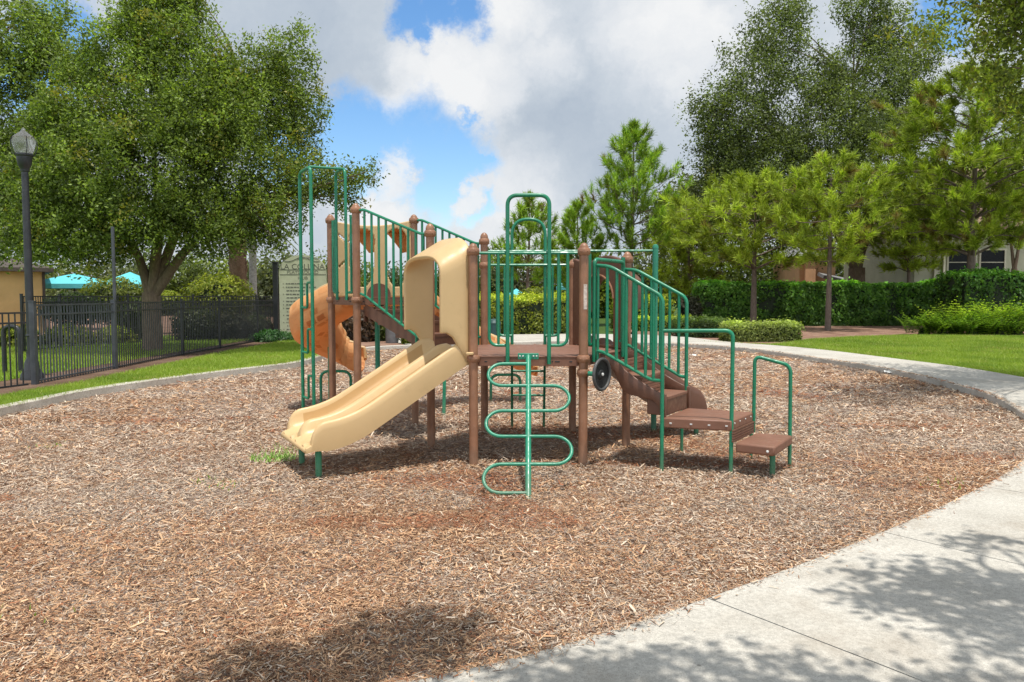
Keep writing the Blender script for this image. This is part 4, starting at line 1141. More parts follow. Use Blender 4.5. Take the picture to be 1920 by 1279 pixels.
oak('oak_tree', 'large spreading oak with thick forked trunk rising directly behind the black fence', G(287, 664), [A(205, 400, 21.6), A(330, 330, 21.5), A(285, 250, 22.3), A(440, 380, 21.4), A(470, 200, 22.5)],
    [lobeY(300, 45, 22, 80), lobeY(225, 110, 21.5, 75), lobeY(345, 120, 21.5, 85), lobeY(265, 210, 21, 105), lobeY(370, 225, 20.8, 90), lobeY(290, 320, 20.3, 130), lobeY(165, 330, 20.6, 105), lobeY(430, 310, 21, 90),
     lobeY(545, 125, 22.8, 48, rz=70), lobeY(495, 130, 22.6, 45), lobeY(480, 200, 22.3, 70), lobeY(565, 205, 22.6, 50), lobeY(540, 270, 22.3, 55), lobeY(570, 335, 21.5, 62, rz=48), lobeY(640, 335, 21.5, 40, rz=24), lobeY(678, 332, 21.3, 22, rz=16), lobeY(650, 380, 21.5, 24), lobeY(505, 390, 21, 70, rz=55),
     lobeY(395, 405, 20.5, 85, rz=50), lobeY(250, 405, 20.3, 100, rz=55), lobeY(120, 430, 20.5, 85, rz=65), lobeY(420, 150, 21.8, 50), lobeY(130, 220, 21, 62), lobeY(335, 5, 22, 50), lobeY(265, 0, 22, 48), lobeY(500, 450, 20.8, 36, rz=18), lobeY(155, 130, 21.5, 45), lobeY(75, 330, 21, 62), lobeY(60, 430, 20.6, 60, rz=50), lobeY(95, 230, 21.3, 48), lobeY(400, 440, 20.4, 75, rz=42), lobeY(190, 455, 20.2, 70, rz=40), lobeY(430, 235, 21.4, 60), lobeY(420, 165, 21.8, 40)],
    230000, .094, (.068, .112, .02), (.23, .30, .055), 21, tr=.26, fork_z=1.75, yellow=.05, cluster_n=56, cr=.27, spr=.14)
oak('oak_tree', 'bluish green oak rising behind the street lamp and pool house', (xAt(-40, 25), 25, 0), [A(-30, 300, 25), A(50, 250, 25), A(-60, 150, 25)],
    [lobeY(20, 70, 25.5, 95), lobeY(70, 110, 25, 60), lobeY(10, 200, 25, 100), lobeY(40, 330, 24, 100), lobeY(0, 440, 23.5, 80, rz=60), lobeY(115, 120, 25.5, 45), lobeY(120, 300, 24.5, 60), lobeY(85, 400, 24, 70), lobeY(-60, 130, 25, 90), lobeY(-60, 300, 24, 100), lobeY(95, 40, 26, 40)],
    66000, .12, (.085, .13, .024), (.22, .29, .065), 22, tr=.3, fork_z=2.2, yellow=.02, cr=.3, cluster_n=50)
# big oak on the right
oak('oak_tree', 'tallest dark grey green oak with leaning trunk behind the long hedge', (xAt(1605, 48), 48, 0), [A(1560, 350, 48), A(1480, 260, 47), A(1660, 250, 48), A(1640, 430, 47.5), A(1600, 150, 49)],
    [lobeY(1455, 70, 48, 60), lobeY(1415, 150, 47.5, 70), lobeY(1390, 240, 47, 80), lobeY(1360, 290, 47, 55), lobeY(1430, 320, 46.5, 95), lobeY(1380, 370, 46, 70), lobeY(1530, 150, 48, 58), lobeY(1560, 250, 46.5, 95), lobeY(1645, 60, 49, 58), lobeY(1710, 95, 49, 52), lobeY(1640, 180, 48.5, 100),
     lobeY(1690, 210, 48.5, 70), lobeY(1520, 360, 45.8, 110), lobeY(1640, 320, 46.5, 100), lobeY(1480, 30, 48.5, 35), lobeY(1340, 215, 47, 35), lobeY(1620, 10, 49, 50), lobeY(1310, 205, 47, 18), lobeY(1330, 270, 47, 25), lobeY(1345, 330, 46.5, 40), lobeY(1440, 420, 46, 70)],
    185000, .168, (.058, .082, .024), (.185, .23, .07), 23, tr=.5, fork_z=3.4, yellow=.006, cr=.5, cluster_n=52, spr=.16)
oak('oak_tree', 'grey green rounded oak between the tall pine and the big oak', (xAt(1285, 58), 58, 0), [A(1270, 430, 58), A(1310, 400, 58)],
    [lobeY(1285, 385, 58, 50), lobeY(1250, 420, 58, 40), lobeY(1320, 380, 58, 45), lobeY(1290, 450, 57, 60)], 16000, .28, (.06, .075, .035), (.15, .17, .08), 24, tr=.3, fork_z=4, cr=.8, yellow=0)
# overhanging oak at upper right, trunk outside the frame
oak('oak_tree', 'oak with thin overhanging branches reaching above the lawn and curving sidewalk', (10.6, 13.2, 0), [(9.2, 12.2, 4.6), (8.7, 13.2, 6.2), (10.6, 12.4, 6.6)],
    [((9.35, 13.0, 6.6), (1.5, 1.3, .8), 1), ((8.0, 13.0, 6.9), (1.0, .9, .5), .8), ((9.4, 14.0, 5.8), (1.1, 1.2, .8), 1), ((8.75, 12.2, 6.6), (1.5, 1.2, .8), 1.2), ((8.1, 12.6, 5.9), (.7, .6, .5), .8), ((11, 12.5, 7), (1.6, 1.6, 1), 1), ((7.0, 11.9, 7.4), (1.3, 1.0, .4), .7), ((6.3, 10.9, 7.4), (1.2, .7, .4), .7), ((8.9, 15.6, 7.0), (1.1, 1.2, .5), .7), ((10.2, 14.8, 5.4), (.9, 1.2, .9), .8), ((7.6, 10.0, 6.6), (1.0, .8, .4), .6)],
    36000, .09, (.07, .1, .014), (.22, .27, .045), 25, tr=.2, fork_z=2.4, cr=.34, yellow=.05, cluster_n=34)
# shade tree behind the camera that dapples the near sidewalk
oak('oak_tree', 'oak standing outside the frame whose leaf shade dapples the near sidewalk', (3.6, .2, 0), [(2.6, 2.4, 4.2), (1.2, 1.8, 4.6), (3.4, 3.2, 4.6)],
    [((2.95, 2.95, 5.0), (.7, .72, .3), 1), ((1.1, 2.15, 4.8), (.72, .36, .25), 1), ((-.05, 2.62, 5.0), (.36, .26, .16), 1.6), ((-.6, 2.35, 4.9), (.42, .16, .16), 1.4), ((3.55, 3.95, 5.2), (.3, .16, .12), .5), ((3.9, 2.4, 5.0), (.8, .8, .4), 1), ((2.3, 1.7, 5.0), (.8, .5, .4), .8), ((-.1, 1.8, 5.0), (.8, .4, .3), .7)],
    17000, .09, (.04, .06, .012), (.11, .15, .03), 26, tr=.16, fork_z=2.4, cr=.17, spr=.04, yellow=.02, cluster_n=26)

oak('oak_tree', 'small leafy oak hiding the roof of the green house', (xAt(1900, 43.5), 43.5, 0), [A(1890, 400, 43.5), A(1930, 380, 43.5)],
    [lobeY(1880, 370, 43.5, 45, rz=40), lobeY(1930, 340, 43.5, 60), lobeY(1840, 330, 43.8, 50), lobeY(1890, 290, 43.8, 50), lobeY(1790, 390, 43.8, 45, rz=35), lobeY(1730, 400, 43.8, 45, rz=40)], 15000, .2, (.075, .11, .02), (.24, .3, .06), 27, tr=.16, fork_z=3.2, cr=.5, yellow=0)

def pine(label, base, H_, crown_r, seed, z0, ntuft, needle=.25, nn=34, c0=(.03, .085, .012), c1=(.13, .22, .03), upcurve=.5, shape=1.0, tr=.11, lean=(0, 0), group=None, dense=1.0, nw=.016, up_tuft=.4):
    g = np.random.default_rng(seed); rd = random.Random(seed)
    t = empty('pine_tree', base, label, 'tree', group); b = Vector(base); mb = MB()
    top = b + Vector((lean[0], lean[1], H_)); C = spline([b - Vector((0, 0, .1)), b.lerp(top, .33) + Vector((rd.uniform(-.1, .1), 0, 0)), b.lerp(top, .66), top], 8)
    mb.tube(C, list(np.linspace(tr, .02, len(C))), 10)
    T = []; D = []
    nlev = max(5, int((H_ - z0) / .55))
    for l in range(nlev):
        q = l / (nlev - 1); z = z0 + (H_ - z0) * q * .97
        R_ = crown_r * ((1 - q) ** .75 * (.55 + .45 * min(1, q / .25)) if shape >= 1 else math.sin(math.pi * (.12 + .83 * q)) ** .7)
        nb = rd.randint(4, 6)
        a0 = rd.uniform(0, 6.28)
        for k in range(nb):
            a = a0 + 6.283 * k / nb + rd.uniform(-.35, .35); ln = R_ * rd.uniform(.65, 1.15) + .15
            s_ = b.lerp(top, z / H_); d = Vector((math.cos(a), math.sin(a), 0))
            e = s_ + d * ln + Vector((0, 0, ln * upcurve * rd.uniform(.5, 1.1)))
            m_ = s_.lerp(e, .5) - Vector((0, 0, ln * .12 * (1 if upcurve > .2 else -1)))
            BC = spline([s_, m_, e], 6); mb.tube(BC, list(np.linspace(max(.012, tr * .28 * (1 - q * .6)), .008, len(BC))), 5)
            nt_ = max(2, int(ntuft * (.4 + ln / max(.1, crown_r))))
            for j in range(nt_):
                f = 1 - .62 * (j / nt_) ** 1.2; p = BC[min(len(BC) - 1, int(f * (len(BC) - 1)))]
                sd = Vector((rd.uniform(-1, 1), rd.uniform(-1, 1), rd.uniform(-.2, .9))); sd = sd - 0 * d
                off = 0 if j == 0 else ln * rd.uniform(.05, .28)
                p2 = p + sd.normalized() * off
                dr = (d * rd.uniform(.2, .9) + sd * .4 + Vector((0, 0, up_tuft + rd.uniform(0, .5)))).normalized()
                if j: mb.tube([p, p2], .007, 4, caps=False)
                T.append(p2); D.append(dr)
    T.append(top); D.append(Vector((0, 0, 1)))
    mb.build('trunk', M['pbark'], t, smooth=60)
    T = np.array([v[:] for v in T]); D = np.array([v[:] for v in D]); m = len(T); nn = int(nn * dense * 1.5); i = np.repeat(np.arange(m), nn); n = len(i)
    along = g.uniform(-.5, .5, n)[:, None] * needle * 1.3
    dirs = unit(D[i] * .85 + g.normal(0, .5, (n, 3))); P = T[i] + D[i] * along; L_ = (needle * g.uniform(.6, 1.15, n))[:, None]
    side = unit(np.cross(dirs, g.normal(0, 1, (n, 3)))) * nw
    tip = P + dirs * L_ - np.array([0, 0, 1]) * L_ * g.uniform(0, .2, n)[:, None]
    V = np.stack([P - side * .5, P + side * .5, tip + side * .2, tip - side * .2], 1).reshape(-1, 3)
    tone = g.uniform(.45, 1.45, m)[i]
    c = palette(n, g, c0, c1, tone=tone); br = (g.random(m) < .05)[i]; c[br] = np.array((.22, .17, .05)) * g.uniform(.7, 1.2, br.sum())[:, None]
    np_mesh('crown', V, 4, c, M['needle'], t)
    return t
def pine_at(label, px, pyb, Y, pytop, halfpx, seed, z0py, ntuft, **kw):
    base = (xAt(px, Y, 0), Y, 0); H_ = zAt(pytop, Y); k = Y / F
    return pine(label, base, H_, halfpx * k, seed, zAt(z0py, Y), ntuft, **kw)
dk = dict(c0=(.10, .22, .018), c1=(.38, .54, .05)); lt = dict(c0=(.19, .28, .02), c1=(.45, .55, .06))
pine_at('tall upright conical pine rising above the play structure bars', 1185, 0, 46, 238, 112, 31, 480, 7, needle=.42, nn=46, upcurve=.75, tr=.16, nw=.03, up_tuft=.9, **dk)
pine_at('shorter pine seen through the front green hand arch', 992, 0, 44, 372, 80, 32, 530, 6, needle=.38, nn=46, upcurve=.7, tr=.13, nw=.03, up_tuft=.8, **dk)
pine_at('small pine between the hand arch and the tall pine', 1082, 0, 47, 385, 72, 33, 545, 7, needle=.38, nn=44, upcurve=.7, tr=.12, nw=.03, up_tuft=.8, **dk)
pine_at('broad feathery pine whose trunk rises behind the low clipped hedge', 1412, 0, 40.7, 345, 165, 34, 505, 9, needle=.42, nn=44, upcurve=.12, shape=.5, tr=.19, nw=.034, up_tuft=.1, **lt)
pine_at('yellow green pine with slim pale trunk in the pine straw bed', 1552, 0, 36, 305, 110, 35, 490, 9, needle=.36, nn=44, upcurve=.25, shape=.5, tr=.15, nw=.028, up_tuft=.3, **lt)
pine_at('large feathery pine in front of the green house', 1818, 0, 37.5, 140, 165, 36, 480, 12, needle=.38, nn=46, upcurve=.2, shape=.5, tr=.25, nw=.028, up_tuft=.2, c0=(.17, .26, .02), c1=(.43, .52, .055), dense=1.4)
pine_at('yellow green pine squeezed between the slim pale pine and the large feathery pine', 1700, 0, 45.5, 320, 95, 37, 510, 11, needle=.38, nn=40, upcurve=.2, shape=.5, tr=.13, nw=.03, up_tuft=.2, **lt)
pine_at('pale pine beyond the yellow green hedge and low clipped hedges', 1290, 0, 52, 400, 80, 38, 560, 7, needle=.44, nn=40, upcurve=.15, shape=.5, tr=.16, nw=.036, up_tuft=.1, **lt)

def hedge_pts(g, x0, x1, y0, y1, z0, z1, n, round_=.0):
    """points and normals over the front, top and ends of a clipped box"""
    areas = np.array([(x1 - x0) * (z1 - z0), (x1 - x0) * (y1 - y0), (y1 - y0) * (z1 - z0), (y1 - y0) * (z1 - z0), .35 * (x1 - x0) * (z1 - z0)]); pr_ = areas / areas.sum()
    f = g.choice(5, n, p=pr_); P = np.stack([g.uniform(x0, x1, n), g.uniform(y0, y1, n), g.uniform(z0, z1, n)], 1); Nn = np.zeros((n, 3))
    for k, (ax, val, nv) in enumerate(((1, y0, (0, -1, 0)), (2, z1, (0, 0, 1)), (0, x0, (-1, 0, 0)), (0, x1, (1, 0, 0)), (1, y1, (0, 1, 0)))):
        q = f == k; P[q, ax] = val; Nn[q] = nv
    bump_ = (vnoise(P[:, 0] + P[:, 1], P[:, 2] + P[:, 1] * .5, .55, 3) - .5) * .34 + (vnoise(P[:, 0], P[:, 1] + P[:, 2], 1.6, 6) - .5) * .3
    sprig = np.where(g.random(n) < .03, g.uniform(.05, .2, n), 0)
    P += Nn * (bump_ * min(1, (z1 - z0) * .6) + g.normal(0, .05, n) + sprig)[:, None]
    return P, Nn
def hedge(label, x0, x1, y0, y1, z1, n, size, c0, c1, seed, rz=0, z0=.05, name='hedge', top_bright=1.5, group=None, cat='hedge'):
    g = np.random.default_rng(seed); cx0, cy0 = (x0 + x1) / 2, (y0 + y1) / 2
    t = empty(name, (cx0, cy0, 0), label, cat, group)
    P, Nn = hedge_pts(g, x0, x1, y0, y1, z0, z1, n)
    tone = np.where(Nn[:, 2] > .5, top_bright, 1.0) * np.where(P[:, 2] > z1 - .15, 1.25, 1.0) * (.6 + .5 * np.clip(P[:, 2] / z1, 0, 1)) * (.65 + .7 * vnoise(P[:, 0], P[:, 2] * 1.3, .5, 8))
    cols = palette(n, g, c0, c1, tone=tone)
    def rot(V):
        if not rz: return V
        c, s_ = math.cos(rz), math.sin(rz); X = V[:, 0] - cx0; Y = V[:, 1] - cy0
        return np.stack([cx0 + X * c - Y * s_, cy0 + X * s_ + Y * c, V[:, 2]], 1)
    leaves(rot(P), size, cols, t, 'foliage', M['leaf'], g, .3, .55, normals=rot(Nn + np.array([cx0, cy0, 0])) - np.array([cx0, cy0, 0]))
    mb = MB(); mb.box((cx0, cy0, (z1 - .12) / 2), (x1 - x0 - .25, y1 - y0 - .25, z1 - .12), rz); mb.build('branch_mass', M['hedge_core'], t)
    return t
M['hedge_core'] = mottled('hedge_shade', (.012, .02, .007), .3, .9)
gr = (.04, .12, .014); gb = (.14, .28, .035)
Yh = 41.5
hedge('long tall dark green clipped hedge behind the slim pine', xAt(1312, Yh), xAt(1812, Yh), Yh, Yh + 1.6, zAt(531, Yh), 26000, .2, gr, gb, 41)
hedge('nearer dark green hedge block standing under the windows of the green house', xAt(1806, 35), xAt(1990, 35), 35, 37.2, zAt(513, 35), 9000, .17, gr, (.08, .16, .02), 42)
hedge('low clipped pale green hedge beside the far sidewalk', xAt(1365, 27.2), xAt(1500, 27.2), 27.0, 28.3, zAt(608, 27.1), 9000, .085, (.10, .14, .025), (.30, .35, .09), 43, top_bright=1.3)
hedge('low dark clipped hedge adjoining the pale clipped hedge', xAt(1275, 29.6), xAt(1372, 29.6), 29.6, 31.0, zAt(601, 29.7), 6500, .085, (.03, .06, .012), (.09, .13, .03), 44, top_bright=1.2)
yl = ((.10, .15, .012), (.33, .35, .04))
hedge('yellow green clipped hedge seen through the front bars beyond the plaza', xAt(880, 32.6), xAt(1088, 32.6), 32.4, 34.4, zAt(560, 32.5), 12000, .12, *yl, 45, top_bright=1.3)
hedge('yellow green hedge seen behind the brown stair rails', xAt(1160, 37), xAt(1258, 37), 37, 38.6, zAt(562, 37), 6000, .13, *yl, 46, top_bright=1.2)
hedge('low bright yellow green hedge row at the foot of the hedge behind the stair rails', xAt(1196, 35.6), xAt(1300, 35.6), 35.2, 36.2, zAt(596, 35.6), 3500, .12, (.10, .15, .015), (.26, .30, .03), 47)

def shrub(label, c, r_, n, size, c0, c1, seed, name='shrub', z0=.0, group=None, top=1.3, cat='shrub'):
    g = np.random.default_rng(seed); t = empty(name, (c[0], c[1], 0), label, cat, group)
    d = unit(g.normal(0, 1, (n, 3))); rad = g.uniform(.72, 1.02, n) * (1 + .12 * np.sin(d[:, 0] * 6 + seed) * np.sin(d[:, 2] * 7 + d[:, 1] * 5))
    P = np.array(c) + d * rad[:, None] * np.array(r_); k = P[:, 2] > z0; P, d = P[k], d[k]; n = len(P)
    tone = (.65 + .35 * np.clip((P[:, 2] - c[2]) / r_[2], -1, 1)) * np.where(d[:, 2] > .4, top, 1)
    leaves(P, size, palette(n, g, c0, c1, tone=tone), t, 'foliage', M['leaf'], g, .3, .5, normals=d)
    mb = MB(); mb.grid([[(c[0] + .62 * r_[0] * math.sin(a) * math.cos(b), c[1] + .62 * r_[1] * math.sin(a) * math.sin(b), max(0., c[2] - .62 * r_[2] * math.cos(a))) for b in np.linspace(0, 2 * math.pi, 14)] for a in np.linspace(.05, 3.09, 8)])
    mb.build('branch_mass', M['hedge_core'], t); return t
def shrub_px(label, px, py, Y, rx, rz, n, size, c0, c1, seed, **kw):
    c = A(px, py, Y); k = Y / F; return shrub(label, c, (rx * k, rx * k * .8, rz * k), n, size, c0, c1, seed, **kw)
shrub_px('largest domed yellow green shrub below the rough palm trunk', 412, 565, 33, 66, 52, 7000, .13, *yl, 51)
shrub_px('domed green shrub in front of the turquoise umbrellas', 215, 565, 32, 68, 46, 6500, .13, (.06, .09, .012), (.2, .23, .03), 52)
shrub_px('small yellow green clipped shrub between the two domed shrubs', 318, 568, 32, 30, 22, 2500, .12, *yl, 53)
shrub_px('low spreading dark green juniper at the foot of the sign', 512, 646, 26.5, 52, 28, 6500, .09, (.012, .05, .012), (.05, .13, .03), 54)
shrub_px('dark reddish croton bush with pinkish top behind the spiral slide', 668, 625, 26.5, 40, 44, 4500, .14, (.05, .035, .022), (.16, .09, .05), 55)
shrub_px('green and yellow bush beside the croton behind the upper deck', 716, 620, 27, 30, 40, 3500, .14, (.03, .06, .012), (.17, .2, .03), 56)
shrub_px('small bright yellow green plant seen between the hood and steps', 772, 640, 25.5, 20, 22, 1500, .11, *yl, 57)
for k, (px, py, Y, rx, rz, c0, c1, lab) in enumerate(((130, 640, 24.6, 50, 32, *yl, 'bright yellow shrub seen through the gate bars'), (215, 642, 25.2, 42, 32, *yl, 'bright yellow shrub behind the thick fence post'),
        (30, 640, 23.6, 45, 32, *yl, 'bright yellow shrub behind the hoop rack'), (365, 612, 27, 42, 38, (.02, .035, .012), (.08, .09, .03), 'dark shrub behind the fence next to the oak trunk'),
        (430, 618, 27.5, 40, 34, (.02, .03, .015), (.07, .06, .03), 'dark purplish shrub behind the fence below the domed shrub'), (480, 620, 28.3, 36, 30, (.02, .04, .012), (.08, .1, .03), 'dark shrub behind the fence near the sign post'),
        (255, 600, 27, 34, 40, (.02, .04, .012), (.1, .13, .03), 'mid green shrub behind the oak trunk'), (140, 580, 29, 60, 34, (.015, .03, .01), (.05, .08, .02), 'dark shrub below the turquoise umbrella'))):
    shrub_px(lab, px, py, Y, rx, rz, 2600, .13, c0, c1, 60 + k)
shrub_px('dark shrub at the inner end of the long tall hedge', 1295, 585, 40, 22, 32, 2200, .16, (.02, .025, .012), (.06, .06, .03), 71)
shrub_px('round green shrub above the yellow green hedge through the front bars', 1010, 560, 36, 42, 22, 2500, .14, (.07, .1, .012), (.22, .25, .03), 72)
# ferns
def fern_clump(label, c, r_, h, nf, seed, c0, c1):
    g = np.random.default_rng(seed); t = empty('fern', (c[0], c[1], 0), label, 'fern'); Vs = []; Cs = []
    for i in range(nf):
        a = g.uniform(0, 6.283); rr = r_ * math.sqrt(g.random()) * .75; b = np.array([c[0] + rr * math.cos(a), c[1] + rr * math.sin(a) * .6, .05])
        a2 = g.uniform(0, 6.283); ln = h * g.uniform(.7, 1.3); d = np.array([math.cos(a2), math.sin(a2), 0]); s_ = np.array([-d[1], d[0], 0]); bend = g.uniform(.4, 1.0)
        tone = g.uniform(.7, 1.3); f0 = g.random()
        K = 9
        for k in range(1, K + 1):
            q = k / K; p = b + d * ln * bend * q ** 1.4 * .8 + np.array([0, 0, ln * (q * 1.15 - .5 * bend * q * q)])
            w = .2 * ln * math.sin(math.pi * min(1, .12 + q * .86)); sw = d * .035 + np.array([0, 0, .03])
            for sd in (-1, 1):
                Vs += [p - d * .02, p + s_ * sd * w + sw * 1.2, p + d * .055]
                Cs.append((np.array(c0) * (1 - f0) + np.array(c1) * f0) * tone * g.uniform(.8, 1.2))
    np_mesh('fronds', np.array(Vs), 3, np.array(Cs), M['leaf'], t); 
    mb = MB(); mb.lathe((c[0], c[1], 0), [(.25 * r_, 0), (.2 * r_, h * .25), (.03, h * .4)], 10); mb.build('branch_mass', M['hedge_core'], t); return t
fc = ((.13, .25, .015), (.42, .55, .05))
for k, (px, Y, r_, h, lab) in enumerate(((1735, 32.0, 1.0, .75, 'small dark fern clump ending the fern bed nearest the slim pine'), (1795, 32.4, 1.3, 1.1, 'tall bright fern clump in front of the feathery pine trunk'), (1850, 32.6, 1.4, 1.15, 'bright fern clump in the middle of the fern bed'),
        (1905, 32.2, 1.3, 1.1, 'bright fern clump in front of the hedge block'), (1770, 31.6, 1.0, .6, 'low dark fern clump on the lawn edge below the tall fern'), (1875, 31.4, 1.3, .7, 'low fern clump on the lawn edge below the hedge block'), (1825, 31.3, 1.1, .65, 'low fern clump along the middle of the lawn edge'), (1965, 32.0, 1.4, 1.1, 'fern clump just beyond the right frame edge'))):
    dkf = k in (0, 4, 5, 6)
    fern_clump(lab, (xAt(px, Y), Y), r_, h * 1.2, 110, 90 + k, (.05, .12, .012) if dkf else fc[0], (.2, .32, .03) if dkf else fc[1])
# palms
def palm(label, px, Y, top_py, r_, mat, fr, seed):
    x = xAt(px, Y); z = zAt(top_py, Y); t = empty('palm_tree', (x, Y, 0), label, 'palm'); rd = random.Random(seed); mb = MB()
    mb.tube([(x, Y, -.1), (x, Y, z * .5), (x + .02, Y, z)], [r_ * 1.1, r_, r_ * 1.05], 14)
    if mat == 'palm':
        for k in range(90):
            a = rd.uniform(0, 6.28); zz = z * (.25 + .75 * rd.random()); mb.box((x + math.cos(a) * r_ * 1.05, Y + math.sin(a) * r_ * 1.05, zz), (.10, .03, .2), a + 1.57, .35)
    mb.build('trunk', M[mat], t, smooth=50)
    Vs = []; Cs = []; g = np.random.default_rng(seed)
    for i in range(22):
        a = 6.283 * i / 22 + g.uniform(-.2, .2); el = g.uniform(-.1, 1.2); ln = fr * g.uniform(.8, 1.1); d = np.array([math.cos(a), math.sin(a), 0]); s_ = np.array([-d[1], d[0], 0])
        for k in range(1, 26):
            q = k / 25; p = np.array([x, Y, z]) + d * ln * q * math.cos(el * .7) + np.array([0, 0, ln * (math.sin(el) * q - .75 * q * q)])
            for sd in (-1, 1):
                w = .38 * math.sin(math.pi * (.1 + .85 * q)); Vs += [p - d * .03, p + d * .03, p + s_ * sd * w + d * .22 - np.array([0, 0, .18])]
                Cs.append(np.array((.08, .12, .03)) * g.uniform(.6, 1.6))
    np_mesh('fronds', np.array(Vs), 3, np.array(Cs), M['leaf'], t)
palm('stout palm with rough brown boot trunk beside the pale palm', 447, 34, 425, .36, 'palm', 2.4, 5)
palm('pale smooth trunked palm beside the sign', 475, 36, 400, .17, 'royal', 2.2, 6)

# distant tree belt, each tree of its own
spots = [(-40, 62, 470, 120), (90, 66, 470, 110), (200, 60, 490, 90), (330, 64, 470, 100), (440, 70, 478, 90), (520, 60, 480, 70), (590, 66, 492, 60), (650, 72, 485, 60), (760, 70, 500, 70), (850, 66, 505, 60), (900, 74, 480, 60),
         (960, 68, 470, 60), (1060, 70, 470, 70), (1120, 64, 480, 60), (1210, 66, 470, 70), (1350, 66, 440, 80), (1460, 70, 440, 90), (1530, 66, 460, 70), (1650, 62, 430, 70), (1700, 66, 440, 60)]
names_ = ['beyond the tan pool house wall', 'behind the tan pool house', 'behind the turquoise umbrellas', 'behind the oak fork', 'behind the rough palm', 'beside the sign post', 'behind the sign', 'behind the tall green climber', 'below the stair rail of the upper deck', 'behind the tan hood',
          'between the tan hood and the front hand arch', 'behind the short pine', 'between the front hand arch and tall pine', 'below the tall pine', 'beside the tall pine', 'behind the broad feathery pine', 'between the broad pine and the peach house', 'above the peach house', 'behind the leaning oak trunk', 'beside the green house']
for k, (px, Y, pt_, hw__) in enumerate(spots):
    kk = Y / F; g = random.Random(k); z1 = zAt(pt_, Y); x = xAt(px, Y); r0 = hw__ * kk
    lobes = [((x + g.uniform(-.3, .3) * r0, Y, z1 * .62), (r0 * .8, r0 * .7, z1 * .36), 1), ((x - r0 * .5, Y - .5, z1 * .4), (r0 * .6, r0 * .6, z1 * .36), 1), ((x + r0 * .5, Y - .5, z1 * .42), (r0 * .6, r0 * .6, z1 * .36), 1), ((x, Y - 1, z1 * .3), (r0 * .8, r0 * .6, z1 * .26), 1)]
    oak('background_tree', 'distant leafy tree ' + names_[k], (x, Y, 0), [(x, Y, z1 * .6), (x - r0 * .4, Y, z1 * .45)], lobes, 7000, .36, [(.05, .075, .018), (.08, .115, .02), (.06, .08, .035)][k % 3], [(.15, .19, .04), (.23, .27, .045), (.16, .18, .08)][k % 3], 200 + k, tr=.2, fork_z=1.5, cr=.85, yellow=0, cluster_n=30, group='distant trees beyond the playground')

# ==================================================================== BUILDINGS, UMBRELLAS, BINS
def stucco(name, c): return mottled(name, c, .1, .85, 1.5, 40, .15, (tuple(x * .75 for x in c), .3))
M['st_tan'] = stucco('tan_stucco', (.60, .40, .17)); M['st_peach'] = stucco('peach_stucco', (.62, .36, .2)); M['st_green'] = stucco('sage_stucco', (.42, .43, .31)); M['trim'] = stucco('pale_trim', (.55, .54, .42))
M['roof'] = mottled('brown_tile_roof', (.24, .15, .115), .3, .8, 6, 12, .5, ((.4, .27, .22), .6)); M['roof_dark'] = mottled('dark_roof', (.07, .055, .045), .3, .8, 6, 12, .4); M['pane'] = mottled('dark_window_glass', (.008, .01, .011), .2, .3, 2, 10, .0, spec=.12)
M['roof_grey'] = mottled('grey_roof', (.2, .2, .2), .3, .8, 6, 12, .4); M['door'] = mottled('orange_brown_door', (.35, .13, .03), .15, .5)
# tan pool house
Yb = 33; b1 = empty('pool_house', (xAt(20, Yb), Yb, 0), 'small tan stucco pool house with dark eaves beside the umbrellas', 'building')
xr = xAt(83, Yb); TH = .6
def ph(x, y, z): return (xr + x * math.cos(TH) - y * math.sin(TH), Yb + x * math.sin(TH) + y * math.cos(TH), z)
zw = zAt(510, Yb)
def hbox(mb, a, b):
    (x0, y0, z0), (x1, y1, z1) = a, b
    mb.add([ph(x, y, z) for x, y, z in ((x0,y0,z0),(x1,y0,z0),(x1,y1,z0),(x0,y1,z0),(x0,y0,z1),(x1,y0,z1),(x1,y1,z1),(x0,y1,z1))], [(0,3,2,1),(4,5,6,7),(0,1,5,4),(1,2,6,5),(2,3,7,6),(3,0,4,7)])
mb = MB(); hbox(mb, (-9, 0, 0), (0, 5, zw)); mb.build('wall', M['st_tan'], b1)
mb = MB(); mb.add([ph(*p) for p in [(-9.6, -.5, zw), (.35, -.5, zw), (.35, 5.5, zw), (-9.6, 5.5, zw), (-6, 2.5, zw + 1.1), (-3, 2.5, zw + 1.1), (-9.6, -.5, zw + .16), (.35, -.5, zw + .16), (.35, 5.5, zw + .16), (-9.6, 5.5, zw + .16)]],
       [(0, 3, 2, 1), (0, 1, 7, 6), (1, 2, 8, 7), (2, 3, 9, 8), (3, 0, 6, 9), (6, 7, 5, 4), (7, 8, 5), (8, 9, 4, 5), (9, 6, 4)]); mb.build('roof', M['roof_dark'], b1, smooth=0)
mb = MB(); hbox(mb, (-2.6, -.06, 0), (-1.75, -.002, 2.1)); mb.build('door', M['door'], b1)
mb = MB(); hbox(mb, (-.06, -.05, 0), (.05, -.002, zw - .01)); mb.build('downpipe', M['roof_dark'], b1)
